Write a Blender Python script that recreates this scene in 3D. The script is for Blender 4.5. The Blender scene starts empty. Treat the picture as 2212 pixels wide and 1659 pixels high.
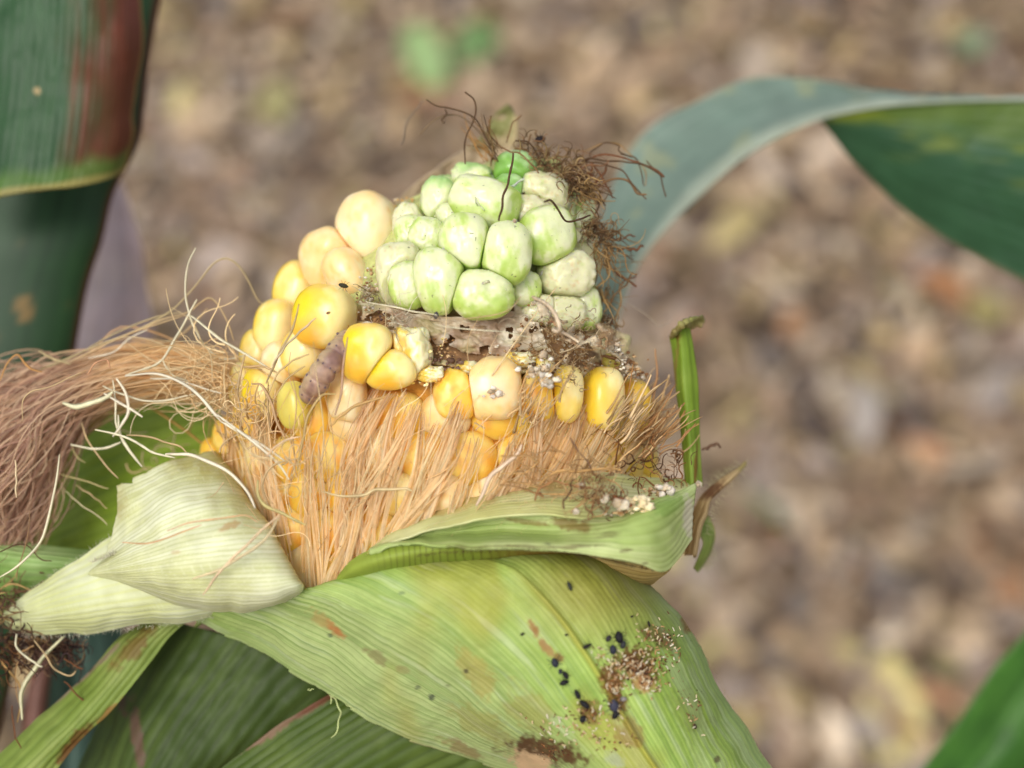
import bpy, math, random
import numpy as np
from mathutils import Matrix, Vector

random.seed(7)
rng = np.random.default_rng(7)
SC = bpy.context.scene
COL = SC.collection

# ------------------------------------------------------------------ camera
PITCH = math.radians(42.0)
CAM = np.array([0.0, 0.0, 0.98])
D0 = 0.160                      # metres from the camera to the middle of the ear
HALF = math.tan(math.radians(20.0))
RIGHT = np.array([1.0, 0.0, 0.0])
FWD = np.array([0.0, math.cos(PITCH), -math.sin(PITCH)])
UP = np.array([0.0, math.sin(PITCH), math.cos(PITCH)])
cam_data = bpy.data.cameras.new('camera')
cam = bpy.data.objects.new('camera', cam_data)
COL.objects.link(cam)
cam.location = CAM
cam.rotation_euler = (math.pi / 2 - PITCH, 0, 0)
cam_data.sensor_width = 36.0
cam_data.lens = 18.0 / HALF
cam_data.clip_start = 0.01
cam_data.clip_end = 500.0
cam_data.dof.use_dof = True
cam_data.dof.focus_distance = D0 - 0.0150
cam_data.dof.aperture_fstop = 12.5
SC.camera = cam

# ------------------------------------------------------------------ light
SUN_EL, SUN_AZ = math.radians(52), math.radians(205)   # behind and left of the camera
world = bpy.data.worlds.new('World')
SC.world = world
world.use_nodes = True
wn = world.node_tree
wn.nodes.clear()
sky = wn.nodes.new('ShaderNodeTexSky')
sky.sky_type = 'NISHITA'
sky.sun_disc = False
sky.sun_elevation = SUN_EL
sky.sun_rotation = SUN_AZ
sky.air_density = 1.0
sky.dust_density = 3.0
hsv = wn.nodes.new('ShaderNodeHueSaturation')
hsv.inputs['Saturation'].default_value = 0.30
bg = wn.nodes.new('ShaderNodeBackground')
bg.inputs['Strength'].default_value = 0.15
wo = wn.nodes.new('ShaderNodeOutputWorld')
wn.links.new(sky.outputs[0], hsv.inputs['Color'])
wn.links.new(hsv.outputs[0], bg.inputs['Color'])
wn.links.new(bg.outputs[0], wo.inputs['Surface'])
sun_d = bpy.data.lights.new('sun', 'SUN')
sun_d.energy = 1.5
sun_d.angle = math.radians(25)
sun_d.color = (1.0, 0.95, 0.88)
sun = bpy.data.objects.new('sun', sun_d)
COL.objects.link(sun)
sdir = Vector((math.sin(SUN_AZ) * math.cos(SUN_EL), math.cos(SUN_AZ) * math.cos(SUN_EL), math.sin(SUN_EL)))
sun.rotation_euler = sdir.to_track_quat('Z', 'Y').to_euler()
SC.view_settings.view_transform = 'Standard'
SC.view_settings.look = 'None'
SC.view_settings.gamma = 1.0
SC.view_settings.use_curve_mapping = False
SC.view_settings.exposure = 0.22
SC.cycles.use_denoising = True
SC.cycles.max_bounces = 12
SC.cycles.diffuse_bounces = 8
SC.cycles.transparent_max_bounces = 96
SC.cycles.transmission_bounces = 8

# ------------------------------------------------------------------ helpers
S_PX = 2 * HALF / 2212.0        # measures below: picture units of 2212 x 1659


def P(x, y, d):
    """points of the place: x, y measured over the photograph, d millimetres in front of the ear's axis"""
    x = np.asarray(x, float); y = np.asarray(y, float); d = np.asarray(d, float)
    z = D0 - d * 0.001
    a = (x - 1106.0) * S_PX * z
    b = -(y - 829.5) * S_PX * z
    return CAM + a[..., None] * RIGHT + b[..., None] * UP + z[..., None] * FWD


def px(n, d=0.0):               # n picture units at depth d, in metres
    return n * S_PX * (D0 - d * 0.001)


def ground_at(x, y, h=0.0):
    v = FWD + (x - 1106.0) * S_PX * RIGHT - (y - 829.5) * S_PX * UP
    t = (h - CAM[2]) / v[2]
    return CAM + v * t


def lin(c):
    c = np.asarray(c, float) / 255.0
    return np.where(c <= 0.04045, c / 12.92, ((c + 0.055) / 1.055) ** 2.4)


def sstep(a, b, x):
    t = np.clip((x - a) / (b - a), 0, 1)
    return t * t * (3 - 2 * t)


def _h(i, j, k, s):
    n = (i * 374761393 + j * 668265263 + k * 2147483647 + s * 1274126177) & 0xffffffff
    n = ((n ^ (n >> 13)) * 1274126177) & 0xffffffff
    n = n ^ (n >> 16)
    return (n & 0xffff) / 65535.0


def noise3(p, s=0):
    p = np.asarray(p, float)
    f = np.floor(p).astype(np.int64)
    t = p - f
    t = t * t * (3 - 2 * t)
    r = 0
    for a in (0, 1):
        for b in (0, 1):
            for c in (0, 1):
                w = (t[..., 0] if a else 1 - t[..., 0]) * (t[..., 1] if b else 1 - t[..., 1]) * (t[..., 2] if c else 1 - t[..., 2])
                r = r + w * _h(f[..., 0] + a, f[..., 1] + b, f[..., 2] + c, s)
    return r


def fbm(p, s=0, o=4):
    r = 0; a = 0.5; q = np.asarray(p, float)
    for i in range(o):
        r = r + a * noise3(q, s + i * 17); q = q * 2.03 + 5.1; a *= 0.5
    return r / (1 - 0.5 ** o)


def n2(u, v, s=0, o=3):
    return fbm(np.stack([u, v, np.zeros_like(u) + s * 1.37], -1), s, o)


def mixc(a, b, t):
    t = np.asarray(t)[..., None]
    return a * (1 - t) + b * t


def mesh_from(name, verts, faces, cols=None, uvs=None, mat=None, smooth=True):
    """verts (N,3); faces (M,4) or (M,3)"""
    me = bpy.data.meshes.new(name)
    verts = np.ascontiguousarray(verts, dtype=np.float32)
    faces = np.ascontiguousarray(faces, dtype=np.int32)
    k = faces.shape[1]
    me.vertices.add(len(verts)); me.vertices.foreach_set('co', verts.ravel())
    me.loops.add(faces.size); me.loops.foreach_set('vertex_index', faces.ravel())
    me.polygons.add(len(faces))
    me.polygons.foreach_set('loop_start', np.arange(0, faces.size, k, dtype=np.int32))
    me.polygons.foreach_set('loop_total', np.full(len(faces), k, dtype=np.int32))
    me.update(calc_edges=True)
    if smooth:
        me.polygons.foreach_set('use_smooth', np.ones(len(faces), dtype=bool))
    if cols is not None:
        ca = me.color_attributes.new('Col', 'FLOAT_COLOR', 'POINT')
        c4 = np.ones((len(verts), 4), dtype=np.float32); c4[:, :3] = np.clip(cols, 0, 1)
        ca.data.foreach_set('color', c4.ravel())
    if uvs is not None:
        ul = me.uv_layers.new(name='UVMap')
        ul.data.foreach_set('uv', np.ascontiguousarray(uvs[faces.ravel()], dtype=np.float32).ravel())
    if mat is not None:
        me.materials.append(mat)
    me.validate()
    return me


def link(name, me, parent=None, loc=None, **props):
    o = bpy.data.objects.new(name, me)
    COL.objects.link(o)
    if loc is not None:
        o.location = loc
    if parent is not None:
        o.parent = parent
        o.matrix_parent_inverse = parent.matrix_basis.inverted()
    for k, v in props.items():
        o[k] = v
    return o


def thing(name, loc, label, cat, group=None):
    o = bpy.data.objects.new(name, None)
    COL.objects.link(o)
    o.location = loc
    o.empty_display_size = 0.01
    o['label'] = label; o['category'] = cat
    if group: o['group'] = group
    return o


def centred(name, verts, faces, parent=None, **kw):
    """link a mesh with its origin in the middle of it"""
    props = kw.pop('props', {})
    c = np.asarray(verts).mean(0)
    me = mesh_from(name, verts - c, faces, **kw)
    return link(name, me, parent, c, **props)


def catmull(pts, n):
    """pts (K,...) -> (n,...) through the points"""
    pts = np.asarray(pts, float)
    K = len(pts)
    t = np.linspace(0, K - 1, n)
    i = np.clip(np.floor(t).astype(int), 0, K - 2)
    f = (t - i).reshape((-1,) + (1,) * (pts.ndim - 1))
    p1 = pts[i]; p2 = pts[i + 1]
    p0 = np.where((i > 0).reshape(f.shape), pts[np.maximum(i - 1, 0)], 2 * p1 - p2)
    p3 = np.where((i < K - 2).reshape(f.shape), pts[np.minimum(i + 2, K - 1)], 2 * p2 - p1)
    return 0.5 * ((2 * p1) + (-p0 + p2) * f + (2 * p0 - 5 * p1 + 4 * p2 - p3) * f ** 2 + (-p0 + 3 * p1 - 3 * p2 + p3) * f ** 3)


def grid_faces(nu, nv):
    a = np.arange(nu - 1)[:, None] * nv + np.arange(nv - 1)[None, :]
    a = a.ravel()
    return np.stack([a, a + nv, a + nv + 1, a + 1], 1)


def loft(ribs, nu, nv, nribpts=None):
    """ribs: list of lists of (x, y, d); returns XYD grid (nu along the ribs, nv across)"""
    R = np.stack([catmull(r, nu) for r in ribs], 0)      # (K, nu, 3)
    G = catmull(R, nv)                                    # (nv, nu, 3)
    return np.transpose(G, (1, 0, 2))                     # (nu, nv, 3)


def leaf(name, ribs, nu, nv, colf, mat, parent=None, relief=None, thick=0.25, keep=None, bendn=None, **props):
    """a leaf-like sheet. colf(u,v,X,Y)->(..,3) albedo; relief(u,v,X,Y)-> mm toward the normal"""
    G = loft(ribs, nu, nv)
    u = np.linspace(0, 1, nu)[:, None] * np.ones((1, nv))
    v = np.ones((nu, 1)) * np.linspace(0, 1, nv)[None, :]
    if bendn is not None:
        G = bendn(u, v, G)
    W = P(G[..., 0], G[..., 1], G[..., 2])
    if relief is not None:
        du = np.gradient(W, axis=0); dv = np.gradient(W, axis=1)
        n = np.cross(du, dv)
        n /= np.linalg.norm(n, axis=-1, keepdims=True) + 1e-12
        s = np.sign(-(n @ FWD)); s[s == 0] = 1
        n = n * np.sign(np.median(s))
        W = W + n * (relief(u, v, G[..., 0], G[..., 1]) * 0.001)[..., None]
    C = colf(u, v, G[..., 0], G[..., 1])
    F = grid_faces(nu, nv)
    V = W.reshape(-1, 3); C = C.reshape(-1, 3)
    if keep is not None:
        kp = keep(u, v, G[..., 0], G[..., 1]).ravel()
        F = F[kp[F].all(1)]
        used = np.unique(F)
        m = -np.ones(len(V), int); m[used] = np.arange(len(used))
        F = m[F]; V = V[used]; C = C[used]
        uv = np.stack([u.ravel(), v.ravel()], 1)[used]
    else:
        uv = np.stack([u.ravel(), v.ravel()], 1)
    o = centred(name, V, F, parent, cols=C, uvs=uv, mat=mat, props=props)
    if thick:
        md = o.modifiers.new('thickness', 'SOLIDIFY'); md.thickness = thick * 0.001; md.offset = 0
    return o, W, G


def strands_mesh(Pts, width, thick, roll, cols):
    """Pts (S,n,3) width (S,n) thick factor, roll (S,), cols (S,n,3) -> verts, faces, cols (flat four-sided strands)"""
    S, n, _ = Pts.shape
    T = np.gradient(Pts, axis=1)
    T /= np.linalg.norm(T, axis=-1, keepdims=True) + 1e-12
    ref = -FWD[None, None, :] * np.ones_like(T)
    B = np.cross(T, ref); B /= np.linalg.norm(B, axis=-1, keepdims=True) + 1e-9
    N = np.cross(B, T)
    cr = np.cos(roll)[:, None, None]; sr = np.sin(roll)[:, None, None]
    a = B * cr + N * sr; b = -B * sr + N * cr
    w = width[..., None] * 0.5
    V = np.stack([Pts + a * w, Pts + b * w * thick, Pts - a * w, Pts - b * w * thick], 2)   # S,n,4,3
    C = np.repeat(cols[:, :, None, :], 4, 2)
    idx = np.arange(S * n * 4).reshape(S, n, 4)
    Fs = []
    for k in range(4):
        k2 = (k + 1) % 4
        Fs.append(np.stack([idx[:, :-1, k], idx[:, 1:, k], idx[:, 1:, k2], idx[:, :-1, k2]], -1).reshape(-1, 4))
    for e, o in ((0, (3, 2, 1, 0)), (n - 1, (0, 1, 2, 3))):
        Fs.append(idx[:, e, :][:, o])
    return V.reshape(-1, 3), np.concatenate(Fs), C.reshape(-1, 3)


def ribbons_mesh(Pts, width, thick, roll, cols):
    """like strands_mesh, but each strand is a thin keeled ribbon (light passes it once)"""
    S, n, _ = Pts.shape
    T = np.gradient(Pts, axis=1); T /= np.linalg.norm(T, axis=-1, keepdims=True) + 1e-12
    ref = -FWD[None, None, :] * np.ones_like(T)
    B = np.cross(T, ref); B /= np.linalg.norm(B, axis=-1, keepdims=True) + 1e-9
    N = np.cross(B, T)
    cr = np.cos(roll)[:, None, None]; sr = np.sin(roll)[:, None, None]
    a = B * cr + N * sr; b = -B * sr + N * cr
    w = width[..., None] * 0.5
    V = np.stack([Pts + a * w, Pts + b * w * thick, Pts - a * w], 2)
    C = np.repeat(cols[:, :, None, :], 3, 2)
    idx = np.arange(S * n * 3).reshape(S, n, 3)
    Fs = [np.stack([idx[:, :-1, k], idx[:, 1:, k], idx[:, 1:, k + 1], idx[:, :-1, k + 1]], -1).reshape(-1, 4) for k in (0, 1)]
    return V.reshape(-1, 3), np.concatenate(Fs), C.reshape(-1, 3)


def merge(parts):
    V, F, C = [], [], []
    o = 0
    for v, f, c in parts:
        V.append(v); F.append(f + o); C.append(c); o += len(v)
    return np.concatenate(V), np.concatenate(F), np.concatenate(C)


_ico = {}


def ico(sub):
    if sub not in _ico:
        import bmesh
        bm = bmesh.new(); bmesh.ops.create_icosphere(bm, subdivisions=sub, radius=1.0)
        v = np.array([x.co[:] for x in bm.verts]); f = np.array([[x.index for x in q.verts] for q in bm.faces])
        bm.free(); _ico[sub] = (v, f)
    return _ico[sub]


# camera-aligned basis only gives the frame in which sizes were measured
BASIS = np.stack([RIGHT, UP, -FWD], 1)      # columns: image right, image up, toward the lens

# ------------------------------------------------------------------ materials


def new_mat(name):
    m = bpy.data.materials.new(name)
    m.use_nodes = True
    nt = m.node_tree
    nt.nodes.clear()
    out = nt.nodes.new('ShaderNodeOutputMaterial')
    return m, nt, out


def attr_material(name, rough=0.5, sss=0.0, sss_r=(1.0, 0.6, 0.3), sss_scale=0.001, translucent=0.0, tcol=(1, 1, 1),
                  spec=0.4, coat=0.0, nscale=900.0, namt=0.15, bump=0.3, bumpscale=1500.0, bumpd=0.0001, speck=0.0,
                  aniso=None, clear=0.0):
    m, nt, out = new_mat(name)
    L = nt.links.new
    at = nt.nodes.new('ShaderNodeAttribute'); at.attribute_name = 'Col'
    tc = nt.nodes.new('ShaderNodeTexCoord')
    src = tc.outputs['Object']
    if aniso:
        mp = nt.nodes.new('ShaderNodeMapping'); mp.inputs['Scale'].default_value = aniso
        L(tc.outputs['UV'], mp.inputs['Vector']); src = mp.outputs[0]
    nz = nt.nodes.new('ShaderNodeTexNoise'); nz.inputs['Scale'].default_value = 1.0 if aniso else nscale
    nz.inputs['Detail'].default_value = 4
    L(src, nz.inputs['Vector'])
    mr = nt.nodes.new('ShaderNodeMapRange')
    mr.inputs['From Min'].default_value = 0.25; mr.inputs['From Max'].default_value = 0.75
    mr.inputs['To Min'].default_value = 1 - namt; mr.inputs['To Max'].default_value = 1 + namt
    L(nz.outputs['Fac'], mr.inputs['Value'])
    mx = nt.nodes.new('ShaderNodeVectorMath'); mx.operation = 'SCALE'
    L(at.outputs['Color'], mx.inputs[0]); L(mr.outputs[0], mx.inputs['Scale'])
    col = mx.outputs[0]
    if speck:
        vo = nt.nodes.new('ShaderNodeTexNoise'); vo.inputs['Scale'].default_value = 2600
        L(tc.outputs['Object'], vo.inputs['Vector'])
        cr = nt.nodes.new('ShaderNodeMapRange'); cr.inputs['From Min'].default_value = 0.70; cr.inputs['From Max'].default_value = 0.74
        cr.inputs['To Max'].default_value = speck
        L(vo.outputs['Fac'], cr.inputs['Value'])
        mc = nt.nodes.new('ShaderNodeMix'); mc.data_type = 'RGBA'
        L(cr.outputs[0], mc.inputs[0]); L(col, mc.inputs[6]); mc.inputs[7].default_value = (0.06, 0.05, 0.03, 1)
        col = mc.outputs[2]
    bs = nt.nodes.new('ShaderNodeBsdfPrincipled')
    L(col, bs.inputs['Base Color'])
    bs.inputs['Roughness'].default_value = rough
    bs.inputs['Specular IOR Level'].default_value = spec
    bs.inputs['Coat Weight'].default_value = coat
    bs.inputs['Coat Roughness'].default_value = 0.25
    if sss:
        bs.inputs['Subsurface Weight'].default_value = sss
        bs.inputs['Subsurface Radius'].default_value = sss_r
        bs.inputs['Subsurface Scale'].default_value = sss_scale
    if bump:
        bn = nt.nodes.new('ShaderNodeTexNoise'); bn.inputs['Scale'].default_value = bumpscale; bn.inputs['Detail'].default_value = 3
        L(tc.outputs['Object'], bn.inputs['Vector'])
        bp = nt.nodes.new('ShaderNodeBump'); bp.inputs['Strength'].default_value = bump; bp.inputs['Distance'].default_value = bumpd
        L(bn.outputs['Fac'], bp.inputs['Height']); L(bp.outputs[0], bs.inputs['Normal'])
    sh = bs.outputs[0]
    if translucent:
        tr = nt.nodes.new('ShaderNodeBsdfTranslucent')
        tm = nt.nodes.new('ShaderNodeMix'); tm.data_type = 'RGBA'; tm.blend_type = 'MULTIPLY'; tm.inputs[0].default_value = 1
        L(col, tm.inputs[6]); tm.inputs[7].default_value = (*tcol, 1)
        L(tm.outputs[2], tr.inputs['Color'])
        ms = nt.nodes.new('ShaderNodeMixShader'); ms.inputs[0].default_value = translucent
        L(sh, ms.inputs[1]); L(tr.outputs[0], ms.inputs[2]); sh = ms.outputs[0]
    if clear:
        tp = nt.nodes.new('ShaderNodeBsdfTransparent')
        m2_ = nt.nodes.new('ShaderNodeMixShader'); m2_.inputs[0].default_value = clear
        L(sh, m2_.inputs[1]); L(tp.outputs[0], m2_.inputs[2]); sh = m2_.outputs[0]
    L(sh, out.inputs['Surface'])
    return m


M_kernel = attr_material('kernel_skin', rough=0.30, sss=0.55, sss_r=(1.0, 0.75, 0.35), sss_scale=0.0022, spec=0.45, coat=0.12,
                         nscale=700, namt=0.05, bump=0.25, bumpscale=500, bumpd=0.0003)
M_green = attr_material('milky_kernel_skin', rough=0.32, sss=0.7, sss_r=(0.8, 1.0, 0.45), sss_scale=0.0022, spec=0.5, coat=0.2,
                        nscale=800, namt=0.07, bump=0.4, bumpscale=800, bumpd=0.0003, speck=0.6)
M_silk = attr_material('silk_fibre', rough=0.45, translucent=0.15, spec=0.35, nscale=1500, namt=0.12, bump=0)
M_skirt = attr_material('moist_silk_fibre', rough=0.38, translucent=0.42, spec=0.45, nscale=1500, namt=0.12, bump=0, clear=0.22)
M_drysilk = attr_material('dry_silk_fibre', rough=0.75, translucent=0.12, spec=0.2, nscale=1800, namt=0.25, bump=0)
M_husk = attr_material('husk_skin', rough=0.55, translucent=0.22, spec=0.3, namt=0.10, nscale=420, bump=0.25, bumpscale=2200, bumpd=0.00008)
M_leaf = attr_material('leaf_skin', rough=0.5, translucent=0.25, tcol=(1.0, 1.0, 0.5), spec=0.4, namt=0.14, nscale=220, bump=0.2, bumpscale=900, bumpd=0.0001)
M_debris = attr_material('gnawed_crumb', rough=0.8, sss=0.2, sss_scale=0.0005, spec=0.25, namt=0.3, nscale=1500, bump=0.6, bumpscale=2600, bumpd=0.0002)
M_web = attr_material('thin_web', rough=0.4, translucent=0.4, spec=0.45, namt=0.12, nscale=700, bump=0.3, bumpscale=1300, bumpd=0.0003)
M_insect = attr_material('insect_shell', rough=0.6, spec=0.2, namt=0.2, nscale=3000, bump=0.2, bumpscale=5000, bumpd=0.00003)
M_grub = attr_material('caterpillar_skin', rough=0.45, sss=0.35, sss_scale=0.0006, spec=0.45, namt=0.15, nscale=2500, bump=0.4, bumpscale=3000, bumpd=0.00008)
M_litter = attr_material('dead_leaf', rough=0.8, translucent=0.1, spec=0.2, namt=0.25, nscale=90, bump=0.2, bumpscale=300, bumpd=0.001)


def ground_material():
    m, nt, out = new_mat('dry_soil')
    L = nt.links.new
    tc = nt.nodes.new('ShaderNodeTexCoord')
    nz = nt.nodes.new('ShaderNodeTexNoise'); nz.inputs['Scale'].default_value = 26; nz.inputs['Detail'].default_value = 8
    L(tc.outputs['Object'], nz.inputs['Vector'])
    cr = nt.nodes.new('ShaderNodeValToRGB')
    e = cr.color_ramp.elements
    e[0].position = 0.3; e[0].color = (*lin((80, 66, 54)), 1)
    e[1].position = 0.7; e[1].color = (*lin((150, 126, 104)), 1)
    k = e.new(0.5); k.color = (*lin((124, 104, 84)), 1)
    L(nz.outputs['Fac'], cr.inputs[0])
    bs = nt.nodes.new('ShaderNodeBsdfPrincipled'); bs.inputs['Roughness'].default_value = 0.9
    L(cr.outputs[0], bs.inputs['Base Color'])
    bp = nt.nodes.new('ShaderNodeBump'); bp.inputs['Strength'].default_value = 0.8; bp.inputs['Distance'].default_value = 0.01
    L(nz.outputs['Fac'], bp.inputs['Height']); L(bp.outputs[0], bs.inputs['Normal'])
    L(bs.outputs[0], out.inputs['Surface'])
    return m


M_soil = ground_material()

# ------------------------------------------------------------------ ground and litter


def build_ground():
    t = np.linspace(-1, 1, 241)
    a = np.sign(t) * (np.abs(t) * 1.6 + np.abs(t) ** 9 * 120)
    X, Y = np.meshgrid(a, a + 1.2, indexing='ij')
    Z = (n2(X * 6, Y * 6, 3, 4) - 0.5) * 0.05 * np.exp(-(np.abs(X) + np.abs(Y - 1.2)) * 0.15)
    Z -= 0.012
    V = np.stack([X, Y, Z], -1).reshape(-1, 3)
    o = link('ground', mesh_from('ground', V, grid_faces(241, 241), mat=M_soil))
    o['kind'] = 'structure'


build_ground()


def build_litter():
    N = 28000
    pal = lin([(186, 166, 144), (172, 150, 128), (154, 132, 114), (130, 110, 94), (190, 176, 164), (168, 156, 152),
               (180, 160, 122), (188, 178, 128), (160, 122, 94), (116, 100, 92), (204, 190, 174), (98, 88, 86), (144, 136, 134)])
    wt = np.array([16, 16, 14, 10, 9, 8, 9, 4, 4, 6, 6, 5, 5.0]); wt /= wt.sum()
    nu, nv = 7, 4
    cx = rng.uniform(-1.25, 1.25, N); cy = rng.uniform(0.35, 2.7, N)
    L = rng.lognormal(math.log(0.030), 0.45, N); W = L * rng.uniform(0.18, 0.55, N)
    ang = rng.uniform(0, 2 * np.pi, N)
    u = np.linspace(-0.5, 0.5, nu); v = np.linspace(-0.5, 0.5, nv)
    U, Vv = np.meshgrid(u, v, indexing='ij')
    prof = np.sqrt(np.clip(1.02 - (2 * U) ** 2, 0.02, 1))
    x = U[None] * L[:, None, None]
    y = Vv[None] * prof[None] * W[:, None, None]
    curl = rng.normal(0, 5, (N, 1, 1)); bend = rng.normal(0, 5, (N, 1, 1))
    z = curl * y ** 2 * 6 + bend * x ** 2 + 0.1 * rng.normal(0, 1, (N, nu, nv)) * W[:, None, None]
    t1 = rng.normal(0, 0.35, (N, 1, 1)); t2 = rng.normal(0, 0.35, (N, 1, 1))
    z = z + x * t1 + y * t2
    ca = np.cos(ang)[:, None, None]; sa = np.sin(ang)[:, None, None]
    Xw = x * ca - y * sa + cx[:, None, None]; Yw = x * sa + y * ca + cy[:, None, None]
    Zw = z + rng.uniform(0.0, 0.035, (N, 1, 1)) + (n2(cx * 3, cy * 3, 9, 2)[:, None, None] - 0.4) * 0.05
    V = np.stack([Xw, Yw, Zw], -1).reshape(-1, 3)
    f = grid_faces(nu, nv)
    F = (f[None] + (np.arange(N) * nu * nv)[:, None, None]).reshape(-1, 4)
    ci = rng.choice(len(pal), N, p=wt)
    c = pal[ci] * np.array([1.0, 0.96, 0.87]) * rng.uniform(0.62, 1.30, (N, 1))
    C = np.repeat(c, nu * nv, 0)
    o = link('leaf_litter', mesh_from('leaf_litter', V, F, cols=C, mat=M_litter, smooth=False))
    o['kind'] = 'stuff'
    o['label'] = 'pale brown dead leaf scraps and stalk bits covering the soil'
    o['category'] = 'leaf litter'


build_litter()


def ground_leaf(name, x, y, w, h, col, label, cat, h0=0.04, tilt=0.5, rot=0.0, group=None, parent=None, roll=0.0):
    c = ground_at(x, y, h0)
    dist = (c - CAM) @ FWD
    L = h * S_PX * dist; Wd = w * S_PX * dist
    nu, nv = 18, 9
    u = np.linspace(-0.5, 0.5, nu)[:, None] * np.ones((1, nv)); v = np.ones((nu, 1)) * np.linspace(-0.5, 0.5, nv)[None]
    pr = np.sqrt(np.clip(1.01 - (2 * u) ** 2, 0.01, 1))
    X = v * pr * Wd; Y = u * L; Z = np.abs(v) * pr * Wd * 0.35 - (u * 2) ** 2 * L * 0.12
    cr, sr = math.cos(rot), math.sin(rot)
    X, Y = X * cr - Y * sr, X * sr + Y * cr
    ct, st = math.cos(tilt), math.sin(tilt)
    Y, Z = Y * ct - Z * st, Y * st + Z * ct
    W = c + np.stack([X, Y, Z], -1)
    cc = lin(col) * (0.85 + 0.3 * n2(u * 9, v * 9, 5)[..., None])
    o = centred(name, W.reshape(-1, 3), grid_faces(nu, nv), parent, cols=cc.reshape(-1, 3), mat=M_leaf)
    md = o.modifiers.new('thickness', 'SOLIDIFY'); md.thickness = 0.0006
    if label:
        o['label'] = label; o['category'] = cat
        if group: o['group'] = group
    return o


sg = thing('weed_seedling', ground_at(980, 150, 0.0), 'small green weed seedling with broad leaves on the litter behind the ear', 'seedling')
ground_leaf('leaf_blade', 918, 122, 85, 165, (152, 180, 120), None, None, rot=0.42, parent=sg, h0=0.07, tilt=0.7)
ground_leaf('leaf_blade', 1030, 92, 84, 118, (110, 142, 86), None, None, rot=-0.75, parent=sg, h0=0.06, tilt=0.6)
b0 = ground_at(980, 150, 0.0); b1 = ground_at(970, 120, 0.05)
tt = np.linspace(0, 1, 8)[:, None]
v_, f_, c_ = strands_mesh((b0 * (1 - tt) + b1 * tt)[None], np.full((1, 8), 0.004), 1.0, np.zeros(1), np.tile(lin((150, 170, 110)), (1, 8, 1)))
centred('stem', v_, f_, sg, cols=c_, mat=M_leaf)
ground_leaf('dead_leaf', 2125, 668, 80, 66, (160, 148, 92), 'yellow dead leaf lying on the litter below the arching leaf', 'dead leaf', h0=0.05)
ground_leaf('dead_leaf', 2040, 620, 60, 120, (168, 116, 72), 'orange brown dead leaf left of the yellow one on the litter', 'dead leaf', h0=0.05, rot=1.0)
ground_leaf('dead_leaf', 1870, 890, 62, 150, (176, 166, 158), 'whitish oval dead leaf on the ground right of the green husk stub', 'dead leaf', h0=0.05, rot=-0.15)
ground_leaf('dead_leaf', 600, 215, 64, 110, (160, 154, 104), 'yellowish dead leaf on the litter between stalk and ear tip', 'dead leaf', h0=0.05, rot=0.1)
ground_leaf('dead_leaf', 1590, 490, 60, 150, (190, 172, 120), 'straw coloured dead leaf seen under the arching leaf', 'dead leaf', h0=0.05, rot=-0.9)
ground_leaf('grass_blade', 1660, 1100, 14, 170, (104, 128, 82), 'thin green grass blade on the ground right of the husks', 'grass blade', h0=0.05, rot=0.8)
ground_leaf('dead_leaf', 2095, 90, 80, 60, (134, 150, 116), 'grey green scrap on the litter near the top right corner', 'dead leaf', h0=0.05, rot=0.2)

# ------------------------------------------------------------------ the ear
ear = thing('maize_ear', P(957, 1300, 0), 'insect damaged maize ear with green tip, yellow kernels, silk skirt and open husks', 'maize ear')


def ear_c(y):
    return np.interp(y, [330, 450, 600, 800, 1000, 1300], [1150, 1040, 985, 962, 962, 960])


def ear_r(y):   # in picture units at the axis plane
    return np.interp(y, [250, 330, 380, 450, 600, 700, 800, 1000, 1300], [10, 60, 120, 215, 315, 375, 430, 465, 480])


FLAT = 0.74


def ear_depth(x, y, k=1.0):
    r = ear_r(y) * k; t = np.clip((x - ear_c(y)) / r, -0.995, 0.995)
    return r * 0.0529 * FLAT * np.sqrt(1 - t * t)


# cob core
def build_core():
    nu, nv = 90, 96
    y = np.linspace(340, 1320, nu)[:, None] * np.ones((1, nv))
    a = np.linspace(0, 2 * np.pi, nv)[None] * np.ones((nu, 1))
    r = ear_r(y) * np.interp(y, [340, 640, 700, 1320], [0.93, 0.93, 0.88, 0.88])
    nz = fbm(np.stack([np.cos(a) * 6, np.sin(a) * 6, y * 0.03], -1), 4, 4) - 0.5
    r = r * (1 + 0.10 * nz)
    W = P(ear_c(y) + r * np.cos(a), y, r * 0.0529 * FLAT * np.sin(a))
    c1 = lin((205, 150, 60)); c2 = lin((150, 116, 82)); c3 = lin((186, 192, 122))
    C = mixc(c2 * np.ones(W.shape), c1 * np.ones(W.shape), sstep(800, 860, y + nz * 60))
    C = mixc(C, c3 * np.ones(W.shape), sstep(690, 640, y + nz * 80) * 0.9)
    C = C * (0.7 + 0.6 * fbm(W * 600, 8, 3))[..., None]
    centred('cob_core', W.reshape(-1, 3), grid_faces(nu, nv), ear, cols=C.reshape(-1, 3), mat=M_debris)


build_core()


def kernel_shape(sub, seed, e=2.35, taper=0.12, lump=0.08, dent=0.0, wrinkle=0.0):
    v, f = ico(sub)
    v = v.copy()
    nrm = (np.abs(v) ** e).sum(1) ** (1 / e)
    p = v / nrm[:, None]
    p[:, :2] *= (1 + taper * p[:, 2:3])
    n = fbm(v * 1.3 + seed * 3.7, seed, 2) - 0.5
    p = p * (1 + lump * 2 * n)[:, None]
    if dent:
        dx = v[:, 0] - 0.15 * math.sin(seed); dy = v[:, 1] - 0.2 * math.cos(seed * 2.1)
        g = np.exp(-(dx ** 2 + dy ** 2) / 0.09) * (v[:, 2] > 0)
        p[:, 2] -= dent * g
    if wrinkle:
        w = np.abs(fbm(v * 2.6 + seed * 1.3, seed + 5, 4) - 0.5) * 2
        p = p * (1 - wrinkle * (0.5 - w) * sstep(-0.2, 0.5, v[:, 2] + 0.3 * v[:, 1]))[:, None]
    return v, p, f


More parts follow.
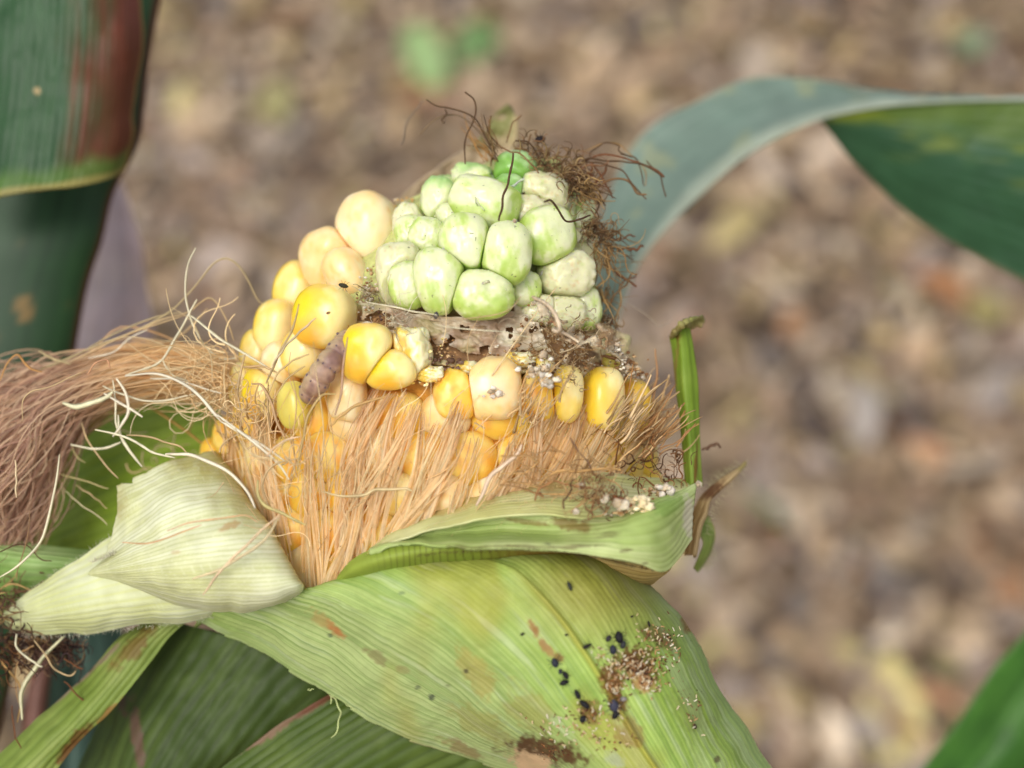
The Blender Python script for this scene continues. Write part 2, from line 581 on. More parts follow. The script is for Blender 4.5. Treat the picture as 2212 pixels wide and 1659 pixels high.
KLIST = []
MILKY = ('green', 'greentop', 'white', 'bright')


def kernel_obj(x, y, w, h, rot, kind, seed, dz=0.0, sub=4, depth=None, wr=0.0, dent=0.0, label=None, e=2.5, turn=None, sink=0.30):
    d = float(ear_depth(np.array(float(x)), np.array(float(y)))) + dz
    t = float(np.clip((x - ear_c(y)) / ear_r(y), -0.95, 0.95))
    hw = px(w, d) * 0.5; hh = px(h, d) * 0.5; hd = (hw + hh) * 0.5 * (depth or 1.0)
    dcen = d - hd * 1000 * sink
    if kind in MILKY: wr = wr * (0.35 if kind == 'white' else 0.6) + 0.03; sub = 5
    else: wr = wr + 0.025
    v, p, f = kernel_shape(sub, seed, e=e, wrinkle=wr, dent=dent)
    if kind in MILKY:
        rough = (fbm(v * 7 + seed, seed + 31, 3) - 0.5) * 0.03 + (np.abs(fbm(v * 3.0 + seed, seed + 33, 3) - 0.5) - 0.1) * 0.06
        p = p * (1 + rough * sstep(-0.3, 0.4, v[:, 2] + 0.4 * v[:, 1]))[:, None]
    yaw = (turn if turn is not None else math.asin(t) * 0.45)
    cy_, sy_ = math.cos(yaw), math.sin(yaw)
    Ry = np.array([[cy_, 0, sy_], [0, 1, 0], [-sy_, 0, cy_]])
    cr, sr = math.cos(rot), math.sin(rot)
    Rz = np.array([[cr, -sr, 0], [sr, cr, 0], [0, 0, 1]])
    M = BASIS @ Rz @ Ry
    ax = np.array([hw, hh, hd])
    KLIST.append(dict(c=P(x, y, dcen), M=M, ax=ax, W=(p * ax) @ M.T, v=v, f=f, kind=kind, seed=seed, label=label))


def press_kernels():
    """neighbours flatten each other where they touch, as kernels on a cob do"""
    for a in KLIST:
        W = a['W'].copy(); near = np.full(len(W), 9.0); ra = a['ax'].mean()
        for b in KLIST:
            if b is a: continue
            dv_ = b['c'] - a['c']; L = np.linalg.norm(dv_)
            if L > 2.4 * max(ra, b['ax'].mean()) or L < 0.55 * ra: continue
            dr = dv_ / L
            fa = 1 / np.linalg.norm((a['M'].T @ dr) / a['ax']); fb = 1 / np.linalg.norm((b['M'].T @ dr) / b['ax'])
            if fa + fb < L * 0.98: continue
            ti = L * fa / (fa + fb)
            k = 0.055 * ra
            q = W @ dr
            z = np.clip((ti - q) / k, -40, 40)
            W = W + ((ti - k * np.log1p(np.exp(z))) - q)[:, None] * dr
            near = np.minimum(near, (ti - W @ dr) / ra)
        C = kernel_colour(a['kind'], a['v'], a['seed'])
        me = mesh_from('kernel', W, a['f'], cols=C, mat=M_green if a['kind'] in MILKY else M_kernel)
        o = link('kernel', me, ear, a['c'])
        if a['label']: o['label'] = a['label']


def kernel_colour(kind, v, seed):
    n = fbm(v * 1.6 + seed * 2.3, seed + 1, 4); m = fbm(v * 4.5 + seed, seed + 2, 4); k = fbm(v * 9 + seed, seed + 8, 3)
    one = np.ones((len(v), 3))
    X, Y, Z = v[:, 0], v[:, 1], v[:, 2]
    if kind == 'peach':
        c = mixc(lin((242, 206, 140)) * one, lin((246, 226, 182)) * one, sstep(0.35, 0.7, n + 0.15 * X))
        c = mixc(c, lin((238, 184, 84)) * one, sstep(0.5, 0.75, m) * 0.5)
    elif kind == 'yellow':
        c = mixc(lin((240, 206, 104)) * one, lin((246, 224, 158)) * one, sstep(0.35, 0.65, n + 0.2 * X))
        c = mixc(c, lin((232, 196, 36)) * one, sstep(-0.1, -0.7, X + 0.3 * (m - 0.5)) * 0.8)
    elif kind == 'gold':
        c = mixc(lin((240, 194, 72)) * one, lin((246, 216, 126)) * one, sstep(0.4, 0.65, n))
        c = mixc(c, lin((236, 158, 52)) * one, sstep(0.55, 0.7, m) * 0.7)
    elif kind == 'strong':
        c = mixc(lin((242, 200, 76)) * one, lin((246, 226, 156)) * one, sstep(0.0, 0.7, X + (m - 0.5)))
        c = mixc(c, lin((230, 206, 10)) * one, sstep(0.55, 0.25, np.hypot(X + 0.42, Y - 0.25)) * 0.9)
        c = mixc(c, lin((240, 170, 40)) * one, sstep(0.55, 0.2, np.hypot(X + 0.1, Y + 0.5)) * 0.6)
    elif kind == 'olive':
        c = mixc(lin((214, 196, 74)) * one, lin((226, 214, 120)) * one, n)
    elif kind == 'broken':
        c = mixc(lin((238, 200, 90)) * one, lin((244, 236, 190)) * one, sstep(0.42, 0.58, m + 0.3 * X))
    elif kind == 'bright':    # bright green tip kernel
        c = mixc(lin((126, 172, 76)) * one, lin((172, 206, 140)) * one, sstep(0.1, 0.8, Y + 0.6 * X + (m - .5)))
    elif kind == 'white':
        c = mixc(lin((196, 204, 134)) * one, lin((216, 214, 172)) * one, sstep(0.3, 0.6, m + 0.2 * Z))
        c = mixc(c, lin((206, 176, 130)) * one, sstep(0.62, 0.75, k) * 0.6)
    else:                     # 'green' milky
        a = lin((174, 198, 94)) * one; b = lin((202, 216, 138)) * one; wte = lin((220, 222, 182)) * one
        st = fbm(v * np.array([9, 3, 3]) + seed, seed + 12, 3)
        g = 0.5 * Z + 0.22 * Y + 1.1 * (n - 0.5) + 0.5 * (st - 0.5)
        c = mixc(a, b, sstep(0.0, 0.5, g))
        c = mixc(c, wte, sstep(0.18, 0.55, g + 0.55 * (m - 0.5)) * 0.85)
        if kind == 'greentop':
            c = mixc(c, lin((140, 186, 96)) * one, sstep(0.2, 0.8, Y + (n - 0.5)) * 0.8)
    c = c * (0.96 + 0.08 * k)[:, None]
    return c


# kernels that stand out one by one: x, y, w, h, rot, kind, dz, extra (picture units)
KS = [
    # pale yellow kernels along the upper left side
    (798, 494, 126, 146, -0.05, 'peach', 2.0, dict(label='round peach kernel standing proud at upper left')),
    (721, 562, 124, 136, 0.25, 'peach', 2.0, {}),
    (750, 590, 80, 110, 0.5, 'peach', 1.0, {}),
    (645, 628, 84, 118, -0.15, 'yellow', 1.5, {}),
    (704, 684, 124, 130, -0.1, 'strong', 5.0, dict(label='bright yellow kernel with bitten lower right edge', sink=0.2)),
    (603, 712, 84, 122, -0.15, 'yellow', 2.0, {}),
    (660, 762, 90, 100, -0.1, 'yellow', 1.5, {}),
    (563, 762, 70, 100, -0.15, 'yellow', 1.5, {}),
    (612, 790, 84, 100, -0.1, 'peach', 1.0, {}),
    (535, 830, 60, 100, -0.1, 'yellow', 1.5, {}),
    (575, 850, 84, 110, 0.0, 'strong', 2.5, {}),
    (545, 905, 70, 96, -0.1, 'gold', 1.0, {}),
    (500, 945, 60, 90, 0.0, 'gold', 1.0, {}),
    (470, 985, 60, 80, 0.1, 'gold', 0.0, {}),
    (640, 874, 66, 96, 0.05, 'olive', 3.5, dict(label='greenish yellow kernel gnawed under the caterpillar')),
    (752, 852, 78, 112, -0.05, 'peach', 2.0, {}),
    (799, 762, 112, 128, 0.0, 'strong', 5.0, dict(label='yellow kernel with torn upper edge above the silk', dent=0.1, sink=0.25)),
    (885, 764, 94, 122, 0.15, 'broken', 3.0, dict(label='hollowed kernel with crumbly white flesh', wr=0.35, dent=0.35)),
    (846, 798, 110, 84, 0.1, 'strong', 3.6, {}),
    (1060, 838, 128, 132, 0.0, 'peach', 1.6, dict(e=2.8, wr=0.08, label='large peach kernel with ragged top below the damage')),
    (985, 850, 96, 110, 0.1, 'gold', 1.0, {}),
    (1222, 850, 62, 120, -0.1, 'yellow', 2.5, {}),
    (1298, 862, 86, 130, -0.05, 'yellow', 2.5, {}),
    (1160, 858, 80, 110, 0.0, 'gold', 1.0, {}),
    (1362, 880, 70, 120, -0.1, 'gold', 1.0, {}),
    # milky green kernels of the tip
    (1113, 372, 80, 80, 0.0, 'bright', 3.0, dict(label='bright green round kernel at the tip', wr=0.0)),
    (1100, 410, 60, 60, 0.0, 'bright', 3.0, {}),
    (1022, 384, 84, 56, -0.1, 'greentop', 2.5, dict(wr=0.25)),
    (960, 408, 64, 50, 0.3, 'greentop', 0.5, dict(wr=0.25)),
    (951, 436, 70, 96, -0.1, 'greentop', 2.5, dict(wr=0.12)),
    (1046, 440, 148, 98, -0.32, 'green', 5.0, dict(wr=0.10, label='wide pale green kernel with a split skin')),
    (1168, 420, 112, 84, -0.2, 'white', 3.5, dict(wr=0.42, label='shrunken white kernel mass at the tip')),
    (1150, 466, 90, 70, -0.5, 'white', 3.0, dict(wr=0.3)),
    (1206, 452, 60, 70, 0.2, 'green', 1.0, dict(wr=0.3)),
    (1176, 510, 108, 114, 0.1, 'green', 5.2, {}),
    (1006, 528, 100, 118, 0.25, 'green', 6.0, dict(dent=0.06)),
    (1092, 548, 96, 122, -0.05, 'green', 6.5, {}),
    (950, 606, 100, 130, 0.2, 'green', 5.0, dict(wr=0.06)),
    (1040, 636, 120, 96, 0.0, 'green', 4.8, dict(wr=0.1, dent=0.1)),
    (866, 592, 88, 128, 0.05, 'white', 3.0, dict(wr=0.25)),
    (884, 618, 76, 90, 0.1, 'green', 4.0, dict(wr=0.06)),
    (886, 486, 60, 84, 0.0, 'white', 1.5, dict(wr=0.3)),
    (888, 505, 62, 70, 0.0, 'green', 2.0, dict(wr=0.12)),
    (926, 514, 72, 76, -0.2, 'green', 2.8, dict(wr=0.15)),
    (1246, 468, 54, 92, 0.0, 'green', 0.5, {}),
    (1256, 568, 60, 84, 0.0, 'white', 0.5, dict(wr=0.15)),
    (1220, 592, 108, 98, 0.0, 'white', 3.5, dict(wr=0.28, dent=0.12, label='chewed pale kernel with a brown pit')),
    (1130, 624, 66, 70, 0.0, 'green', 2.0, dict(wr=0.1)),
    (1258, 664, 62, 86, 0.0, 'green', 1.0, dict(wr=0.08)),
    (1215, 676, 88, 66, 0.0, 'white', 1.5, dict(wr=0.25)),
    (1160, 668, 80, 60, 0.0, 'white', 0.8, dict(wr=0.3)),
    (1252, 515, 60, 60, 0.0, 'white', -0.5, dict(wr=0.2)),
    (980, 474, 70, 60, 0.0, 'green', 2.0, dict(wr=0.12)),
    # gnawed remains in the damaged band
    (932, 808, 62, 34, 0.1, 'broken', 2.0, dict(wr=0.5)),
    (905, 726, 44, 40, 0.2, 'broken', 2.0, dict(wr=0.5)),
    (1122, 776, 76, 34, 0.0, 'broken', 1.4, dict(wr=0.5)),
    (1172, 786, 48, 44, 0.2, 'broken', 1.4, dict(wr=0.4)),
    (1326, 780, 50, 36, 0.0, 'olive', 0.6, dict(wr=0.2)),
    (1010, 796, 60, 30, 0.2, 'broken', 0.6, dict(wr=0.5)),
]
for i, (x, y, w, h, r, kd, dz, ex) in enumerate(KS):
    kernel_obj(x, y, w * (1.17 if kd in MILKY else 1.06), h * (1.15 if kd in MILKY else 1.06), r, kd, i + 1, dz - 1.2, **ex)
press_kernels()

def husk_line(x):
    return np.interp(x, [470, 500, 560, 620, 640, 690, 735, 800, 870, 960, 1060, 1160, 1300, 1440],
                     [990, 1030, 1140, 1250, 1275, 1268, 1248, 1195, 1150, 1108, 1078, 1058, 1052, 1030])




def surf_d(x, y):
    """millimetres toward the lens of the outermost kernel at x, y (nothing there: the ear's own depth)"""
    o = CAM; r = FWD + (x - 1106.0) * S_PX * RIGHT - (y - 829.5) * S_PX * UP
    best = float(ear_depth(np.array(float(x)), np.array(float(y)))) - 1.5
    for a in KLIST:
        oo = (a['M'].T @ (o - a['c'])) / a['ax']; rr = (a['M'].T @ r) / a['ax']
        A = rr @ rr; B = 2 * oo @ rr; Cc = oo @ oo - 1.0
        D = B * B - 4 * A * Cc
        if D > 0:
            best = max(best, (D0 - (-B - math.sqrt(D)) / (2 * A)) * 1000)
    return best


# rows of kernels under the silk a few shapes, shared
_kbase = []
for s in range(6):
    v, p, f = kernel_shape(3, 60 + s)
    kd = ['gold', 'gold', 'yellow', 'gold', 'peach', 'gold'][s]
    _kbase.append(mesh_from('kernel', p, f, cols=kernel_colour(kd, v, 60 + s), mat=M_kernel))
row = 0
yy = 905.0
while yy < 1300:
    R_ = float(ear_r(yy)); n_ = 12
    for k in range(n_ + 1):
        th = -1.45 + 2.9 * (k + 0.5 * (row % 2)) / n_
        if th > 1.5: continue
        x = float(ear_c(yy)) + R_ * 0.93 * math.sin(th) + random.uniform(-6, 6)
        y = yy + random.uniform(-8, 8)
        if (x < 640 and y < 930) or x > 1400 or y > float(husk_line(x)) + 50: continue
        d = R_ * 0.0529 * FLAT * math.cos(th) - 0.7
        o = link('kernel', _kbase[random.randrange(6)], ear, None)
        fwd = (BASIS @ np.array([math.sin(th), 0, math.cos(th)])); upv = UP
        right = np.cross(upv, fwd); right /= np.linalg.norm(right); upv = np.cross(fwd, right)
        Mx = np.eye(4)
        sz = px(57 * random.uniform(0.92, 1.08), d)
        Mx[:3, 0] = right * sz; Mx[:3, 1] = upv * sz * 0.98; Mx[:3, 2] = fwd * sz * 0.85
        Mx[:3, 3] = P(x, y, d - 1.6)
        o.matrix_world = Matrix(Mx.tolist())
        o.parent = ear; o.matrix_parent_inverse = Matrix.Translation(-Vector(ear.location))
        o.matrix_basis = Matrix(Mx.tolist())
    row += 1
    yy += 82

# ------------------------------------------------------------------ gnawed band between tip and yellow kernels


def build_band():
    ribs = []
    for k, (x, y0, y1) in enumerate([(770, 600, 700), (810, 625, 705), (860, 650, 745), (930, 668, 790), (1000, 680, 800),
                                     (1080, 672, 800), (1150, 640, 820), (1220, 690, 830), (1290, 690, 830), (1350, 730, 835)]):
        r = []
        for q in np.linspace(0, 1, 5):
            y = y0 + (y1 - y0) * q
            r.append((x, y, float(ear_depth(np.array(x * 1.0), np.array(y)), ) - 1.5 + 1.0 * math.sin(q * 3.1) * -1.6))
        ribs.append(r)

    def colf(u, v, X, Y):
        n = n2(X * 0.02, Y * 0.03, 21, 5); m = n2(X * 0.06, Y * 0.06, 22, 4)
        c = mixc(lin((196, 166, 124)) * np.ones(X.shape + (3,)), lin((220, 202, 160)) * np.ones(X.shape + (3,)), sstep(0.38, 0.6, n))
        dk = np.exp(-(((X - 960) / 60) ** 2 + ((Y - 755) / 34) ** 2)) + np.exp(-(((X - 820) / 34) ** 2 + ((Y - 690) / 26) ** 2)) + 0.6 * np.exp(-(((X - 1250) / 90) ** 2 + ((Y - 760) / 40) ** 2))
        c = mixc(c, lin((104, 70, 46)) * np.ones(X.shape + (3,)), sstep(0.56, 0.72, m + 0.3 * dk - 0.04) * 0.85)
        c = mixc(c, lin((190, 190, 130)) * np.ones(X.shape + (3,)), sstep(0.6, 0.7, n) * 0.6)
        return c

    leaf('gnawed_flesh', ribs, 120, 220, colf, M_debris, ear,
         relief=lambda u, v, X, Y: (n2(X * 0.022, Y * 0.03, 31, 4) - 0.5) * 3.0, thick=0.3)
    # thin web-like skin stretched over the cavity
    top = [(780, 648), (830, 660), (900, 676), (970, 684), (1040, 680), (1100, 660), (1140, 622)]
    bot = [(785, 690), (830, 712), (900, 716), (970, 752), (1040, 766), (1110, 770), (1180, 752)]
    ribs = []
    for (a, b) in zip(top, bot):
        r = []
        for q in np.linspace(0, 1, 5):
            x = a[0] + (b[0] - a[0]) * q; y = a[1] + (b[1] - a[1]) * q
            r.append((x, y, float(ear_depth(np.array(x), np.array(y))) + 0.4 - 1.2 * q * q - 0.4 * math.sin(q * 6)))
        ribs.append(r)

    def colw(u, v, X, Y):
        n = n2(X * 0.03, Y * 0.035, 41, 4); o1 = np.ones(X.shape + (3,))
        c = mixc(lin((222, 202, 170)) * o1, lin((246, 238, 218)) * o1, sstep(0.35, 0.65, n))
        c = mixc(c, lin((180, 146, 116)) * o1, sstep(0.48, 0.66, n2(X * 0.022, Y * 0.03, 43, 4)) * 0.8)
        return mixc(c, lin((206, 200, 140)) * o1, sstep(0.55, 0.7, n2(X * 0.015, Y * 0.03, 47, 3)) * 0.5)

    leaf('web_skin', ribs, 70, 170, colw, M_web, ear, relief=lambda u, v, X, Y: (n2(X * 0.016, Y * 0.02, 44, 3) - 0.5) * 1.6 + (n2(X * 0.05, Y * 0.07, 48, 4) - 0.5) * 1.3,
         thick=0.1, keep=lambda u, v, X, Y: (n2(X * 0.04, Y * 0.045, 45, 3) < 0.57 + 0.25 * (1 - u)) & (u < 0.86 + 0.3 * n2(X * 0.06, Y * 0.0, 46, 3)) & (np.hypot((X - 822) / 26, (Y - 692) / 15) > 1))
    # torn dry skin along the right
    ribs = [[(1122, 618, 19), (1150, 640, 20), (1165, 680, 20), (1180, 715, 20)],
            [(1150, 620, 19), (1175, 665, 20), (1195, 700, 20), (1215, 730, 20)],
            [(1170, 660, 18), (1200, 690, 19), (1230, 720, 19), (1260, 745, 19)],
            [(1230, 700, 16), (1250, 720, 17), (1280, 735, 17), (1300, 755, 17)],
            [(1280, 715, 13), (1300, 730, 14), (1322, 745, 14), (1330, 765, 14)],
            [(1310, 722, 10), (1328, 745, 11), (1345, 765, 11), (1350, 790, 11)],
            [(1325, 750, 8), (1345, 780, 9), (1370, 800, 9), (1365, 825, 9)]]

    def cold(u, v, X, Y):
        o1 = np.ones(X.shape + (3,)); n = n2(X * 0.03, Y * 0.03, 51, 5)
        c = mixc(lin((168, 136, 100)) * o1, lin((206, 190, 160)) * o1, sstep(0.4, 0.62, n))
        return mixc(c, lin((116, 80, 52)) * o1, sstep(0.58, 0.70, n2(X * 0.07, Y * 0.07, 52, 3)))
    leaf('torn_skin', ribs, 60, 160, cold, M_debris, ear, relief=lambda u, v, X, Y: (n2(X * 0.035, Y * 0.035, 53, 5) - 0.5) * 4.0,
         thick=0.15, keep=lambda u, v, X, Y: n2(X * 0.08, Y * 0.08, 54, 3) < 0.60)


build_band()


def crumbs(name, spots, parent, mat, **props):
    """spots: (x, y, sx, sy, d, n, size, colour list)"""
    parts = []
    bv, bf = ico(2)
    for (x, y, sx, sy, d, n, size, cols) in spots:
        cols = lin(cols)
        for _ in range(int(n * 0.8)):
            a = random.gauss(0, 0.42); b = random.gauss(0, 0.42)
            X = x + a * sx; Y = y + b * sy
            dd = (d if d is not None else float(ear_depth(np.array(X), np.array(Y))) + random.uniform(-0.5, 1.2))
            dd += random.uniform(-0.6, 0.6)
            s = px(size * 0.85 * random.lognormvariate(0, 0.4), dd) * 0.5
            k = random.random() * 100
            v = bv * (1 + 1.5 * (fbm(bv * 2.1 + k, 3, 3) - 0.5))[:, None] * s * np.array([1, random.uniform(.5, 1), random.uniform(.6, 1)])
            c = np.ones((len(v), 3)) * cols[random.randrange(len(cols))] * random.uniform(0.8, 1.15)
            parts.append((v + P(X, Y, dd), bf, c))
    v, f, c = merge(parts)
    return centred(name, v, f, parent, cols=c, mat=mat, props=props)


WHT = [(218, 208, 192), (206, 192, 168), (190, 170, 142)]
BRN = [(150, 112, 72), (172, 134, 92), (124, 88, 58), (190, 158, 116)]
MIXC = WHT + BRN
crumbs('frass_crumbs', [
    (1130, 634, 26, 22, None, 26, 9, WHT), (1155, 650, 20, 30, None, 26, 8, WHT + BRN[:1]),
    (1185, 660, 36, 24, None, 40, 6, BRN), (1238, 672, 12, 26, None, 26, 5, BRN), (1190, 710, 80, 50, None, 70, 6, MIXC),
    (955, 750, 36, 36, None, 50, 6, BRN + [(196, 176, 110)]), (955, 782, 40, 26, None, 40, 8, [(120, 92, 80), (90, 66, 52), (150, 124, 110)]),
    (1120, 765, 120, 34, None, 80, 6, MIXC), (1250, 780, 120, 50, None, 110, 6, MIXC),
    (1165, 790, 36, 30, 19, 24, 13, WHT), (1182, 820, 26, 22, 20, 14, 13, WHT + [(170, 160, 140)]),
    (1150, 800, 40, 40, None, 50, 6, [(60, 50, 46), (110, 90, 70)]),
    (1072, 848, 22, 16, 19.5, 14, 12, WHT), (1060, 836, 34, 20, None, 20, 7, MIXC),
    (1372, 806, 26, 20, 11, 34, 9, WHT + BRN), (1340, 770, 16, 40, 12, 40, 7, WHT), (1330, 745, 14, 20, 12, 22, 7, WHT),
    (1350, 790, 50, 40, 10, 60, 6, BRN), (1290, 808, 40, 26, None, 50, 6, MIXC),
    (895, 800, 40, 30, None, 50, 7, [(240, 226, 160), (244, 236, 190), (230, 200, 110)]),
    (905, 820, 60, 16, None, 40, 7, [(240, 214, 120), (244, 226, 160), (200, 150, 80)]),
    (818, 690, 30, 30, None, 40, 7, BRN + [(90, 66, 60)]), (790, 655, 30, 40, None, 50, 6, MIXC),
    (800, 610, 26, 40, None, 50, 6, MIXC + [(220, 206, 180)]), (860, 556, 24, 14, None, 26, 6, WHT),
    (1114, 477, 6, 8, 21, 6, 9, WHT), (870, 435, 30, 12, 3, 24, 6, [(214, 170, 110), (200, 180, 150)]),
    (1232, 600, 24, 16, None, 26, 5, [(206, 168, 120), (190, 150, 100)]),
], ear, M_debris, kind='stuff')

# dark cavity debris fibres
# ------------------------------------------------------------------ silk
T_PALE = lin([(244, 218, 168), (250, 230, 188), (240, 208, 152), (234, 198, 138), (244, 214, 162), (232, 214, 166)])


def wav(S, n, amp, freq=2.0):
    """smooth random sideways waves (S,n,3), world metres"""
    t = np.linspace(0, 1, n)[None, :, None]
    out = 0
    for k in (1, 2):
        a = rng.normal(0, amp / k, (S, 1, 3)); ph = rng.uniform(0, 6.28, (S, 1, 3)); fr = rng.uniform(0.5, 1.2, (S, 1, 3)) * freq * k
        out = out + a * (np.sin(t * fr * 3.14 + ph) - np.sin(ph))
    return out


def build_skirt():
    n = 16
    NL = 58
    tx = rng.uniform(470, 1475, NL)
    edge = np.interp(tx, [470, 540, 600, 690, 760, 820, 900, 1000, 1080, 1150, 1250, 1340, 1420, 1475],
                     [930, 850, 870, 930, 880, 820, 860, 850, 850, 840, 850, 850, 800, 880])
    low = husk_line(tx) - 40
    rr = rng.uniform(0, 1, NL)
    ty = np.where(rr < 0.62, edge + rng.uniform(-5, 45, NL), edge + rng.uniform(0, 1, NL) ** 0.9 * np.maximum(low - edge, 20))
    slope = np.interp(tx, [470, 520, 620, 700, 800, 900, 1000, 1200, 1400, 1475], [-0.22, -0.20, -0.04, 0.08, 0.22, 0.32, 0.40, 0.48, 0.60, 0.72])
    slope = slope + rng.normal(0, 0.07, NL)
    Ln = rng.uniform(230, 450, NL)
    per = 8
    T = np.repeat(np.arange(NL), per); S = len(T)
    L = Ln[T] * rng.uniform(0.8, 1.06, S)
    bx0 = tx[T] - slope[T] * L * 0.92 + rng.normal(0, 15, S)
    by0 = ty[T] + L
    lim = husk_line(bx0) + 6
    cut = np.maximum(by0 - lim, 0)
    # shorten strands that would start below the husk edge
    f = np.clip(1 - cut / L, 0.12, 1)
    t = np.linspace(0, 1, n)[None]
    tipx = tx[T] + rng.normal(0, 7, S); tipy = ty[T] + np.abs(rng.normal(0, 18, S)) - 8
    s0 = (1 - f)[:, None]
    tt = s0 + (1 - s0) * t
    bend = rng.normal(0, 16, NL)[T][:, None] + rng.normal(0, 4, (S, 1))
    spread = np.sin(tt * np.pi) * bend + np.sin(tt * 2 * np.pi) * rng.normal(0, 9, NL)[T][:, None]
    cur = (tt ** 2 - tt) * (slope[T] * 46)[:, None]
    x = bx0[:, None] * (1 - tt) + tipx[:, None] * tt + spread + cur
    y = by0[:, None] * (1 - tt) + tipy[:, None] * tt
    y = np.minimum(y, husk_line(x) + 14)
    lift = 0.30 + (rng.uniform(0, 0.9, NL)[T][:, None] + rng.uniform(0, 0.3, (S, 1))) * (0.5 + 0.8 * tt)
    r = ear_r(y); q = (x - ear_c(y)) / r
    dep = r * 0.0529 * FLAT * np.sqrt(np.clip(1 - np.clip(q, -0.97, 0.97) ** 2, 0.0, 1))
    Pt = P(x, y, dep + lift) + wav(S, n, 0.00009, 1.3)
    w = rng.uniform(0.10, 0.36, (S, 1)) * 0.001 * (1.0 - 0.75 * tt ** 4)
    c0 = T_PALE[rng.integers(0, len(T_PALE), S)] * rng.uniform(0.82, 1.1, (S, 1))
    c0 = mixc(c0, lin((214, 158, 96)) * np.ones((S, 3)), (rng.uniform(0, 1, NL)[T] > 0.7) * rng.uniform(0, 0.5, S))
    tip = lin((158, 106, 62)) * rng.uniform(0.7, 1.3, (S, 1))
    C = c0[:, None, :] * np.ones((S, n, 1))
    k = (sstep(0.72, 1.0, tt) * (rng.uniform(0, 1, (S, 1)) ** 1.3) * sstep(600, 900, x))[..., None]
    C = C * (1 - k) + tip[:, None] * k
    keep = ~((tipx < 740) & (tipx > 590) & (tipy < 915)) & (f > 0.13)
    v, fc, c = ribbons_mesh(Pt[keep], w[keep], 0.5, rng.uniform(-0.35, 0.35, S)[keep], C[keep])
    centred('silk_skirt', v, fc, ear, cols=c, mat=M_skirt, props={'kind': 'stuff'})


build_skirt()


def build_beard():
    S, n = 1700, 30
    s = rng.uniform(0, 1, S)
    K0 = np.array([(535, 790), (410, 768), (285, 768), (170, 800), (60, 818), (-50, 850), (-140, 900)], float)
    K1 = np.array([(520, 880), (400, 842), (285, 846), (180, 890), (118, 990), (75, 1120), (25, 1260)], float)
    Q = K0[None] * (1 - s)[:, None, None] + K1[None] * s[:, None, None]
    Q = Q + rng.normal(0, 1, (S, 7, 2)) * np.array([7, 9, 10, 13, 18, 26, 32])[None, :, None]
    cx = np.stack([catmull(np.moveaxis(Q, 1, 0), n)[i] for i in range(n)], 1)   # S,n,2
    dep = -4 + 7 * np.sin(s * np.pi)[:, None] * rng.uniform(-0.4, 1, (S, 1)) + np.linspace(0, 3, n)[None] + rng.normal(0, 1.3, (S, 1))
    Pt = P(cx[..., 0], cx[..., 1], dep) + wav(S, n, 0.00055, 2.2)
    # strands end at different places
    Lf = np.where(rng.uniform(0, 1, S) < 0.3, rng.uniform(0.5, 1.0, S), 1.0)
    Pt = np.stack([np.stack([np.interp(np.linspace(0, n - 1, n) * L, np.arange(n), p[:, j]) for j in range(3)], 1) for p, L in zip(Pt, Lf)], 0)
    tt = np.linspace(0, 1, n)[None] * Lf[:, None]
    w = rng.uniform(0.09, 0.24, (S, 1)) * 0.001 * np.ones((1, n))
    a = lin([(238, 198, 138), (244, 214, 164), (230, 184, 124)])[rng.integers(0, 3, S)] * rng.uniform(.8, 1.1, (S, 1))
    b = lin([(190, 148, 118), (208, 168, 134), (172, 130, 106), (222, 190, 154)])[rng.integers(0, 4, S)] * rng.uniform(.7, 1.15, (S, 1))
    k = sstep(0.25, 0.6, tt)[..., None]
    C = a[:, None] * (1 - k) + b[:, None] * k
    v, f, c = ribbons_mesh(Pt, w, 0.6, rng.uniform(-0.6, 0.6, S), C)
    centred('silk_beard', v, f, ear, cols=c, mat=M_skirt, props={'kind': 'stuff'})


build_beard()


def curve_strand(pts, d0, d1, w, col, name='silk_strand', mat=None, parent=None, wig=0.00005, n=40, thick=0.55, taper=0.5, props=None):
    q = catmull(np.array(pts, float), n)
    t = np.linspace(0, 1, n)
    dd = (d0 + (d1 - d0) * t) if not hasattr(d0, '__len__') else catmull(np.array(d0, float), n)
    Pt = P(q[:, 0], q[:, 1], dd)[None] + wav(1, n, wig, 3)
    ww = px(w, 5) * (1 - taper * np.abs(2 * t - 1) ** 3)[None] * (0.85 + 0.3 * noise3(np.stack([t * 14, t * 0 + w, t * 0], -1), 3))[None]
    c = np.ones((1, n, 3)) * lin(col) * (0.85 + 0.3 * noise3(np.stack([t * 9, t * 0 + q[0, 0], t * 0], -1), 7))[None, :, None]
    v, f, cc = strands_mesh(Pt, ww, thick, rng.uniform(-0.6, 0.6, 1), c)
    return centred(name, v, f, parent or ear, cols=cc, mat=mat or M_silk, props=props or {})


def z5(l): return [(x * .2701, 512 + y * .2701) for x, y in l]
def z6(l): return [(x * .2932, 896 + y * .2932) for x, y in l]
def z7(l): return [(x * .2932, 1172.6 + y * .2932) for x, y in l]
def z2(l): return [(853.4 + x * .2701, 187.7 + y * .2701) for x, y in l]
def z3(l): return [(896 + x * .2701, 554.7 + y * .2701) for x, y in l]
def z4(l): return [(1109.4 + x * .2546, 938.7 + y * .2546) for x, y in l]
def z1(l): return [(426.7 + x * .2701, 640 + y * .2701) for x, y in l]      # region 500,750


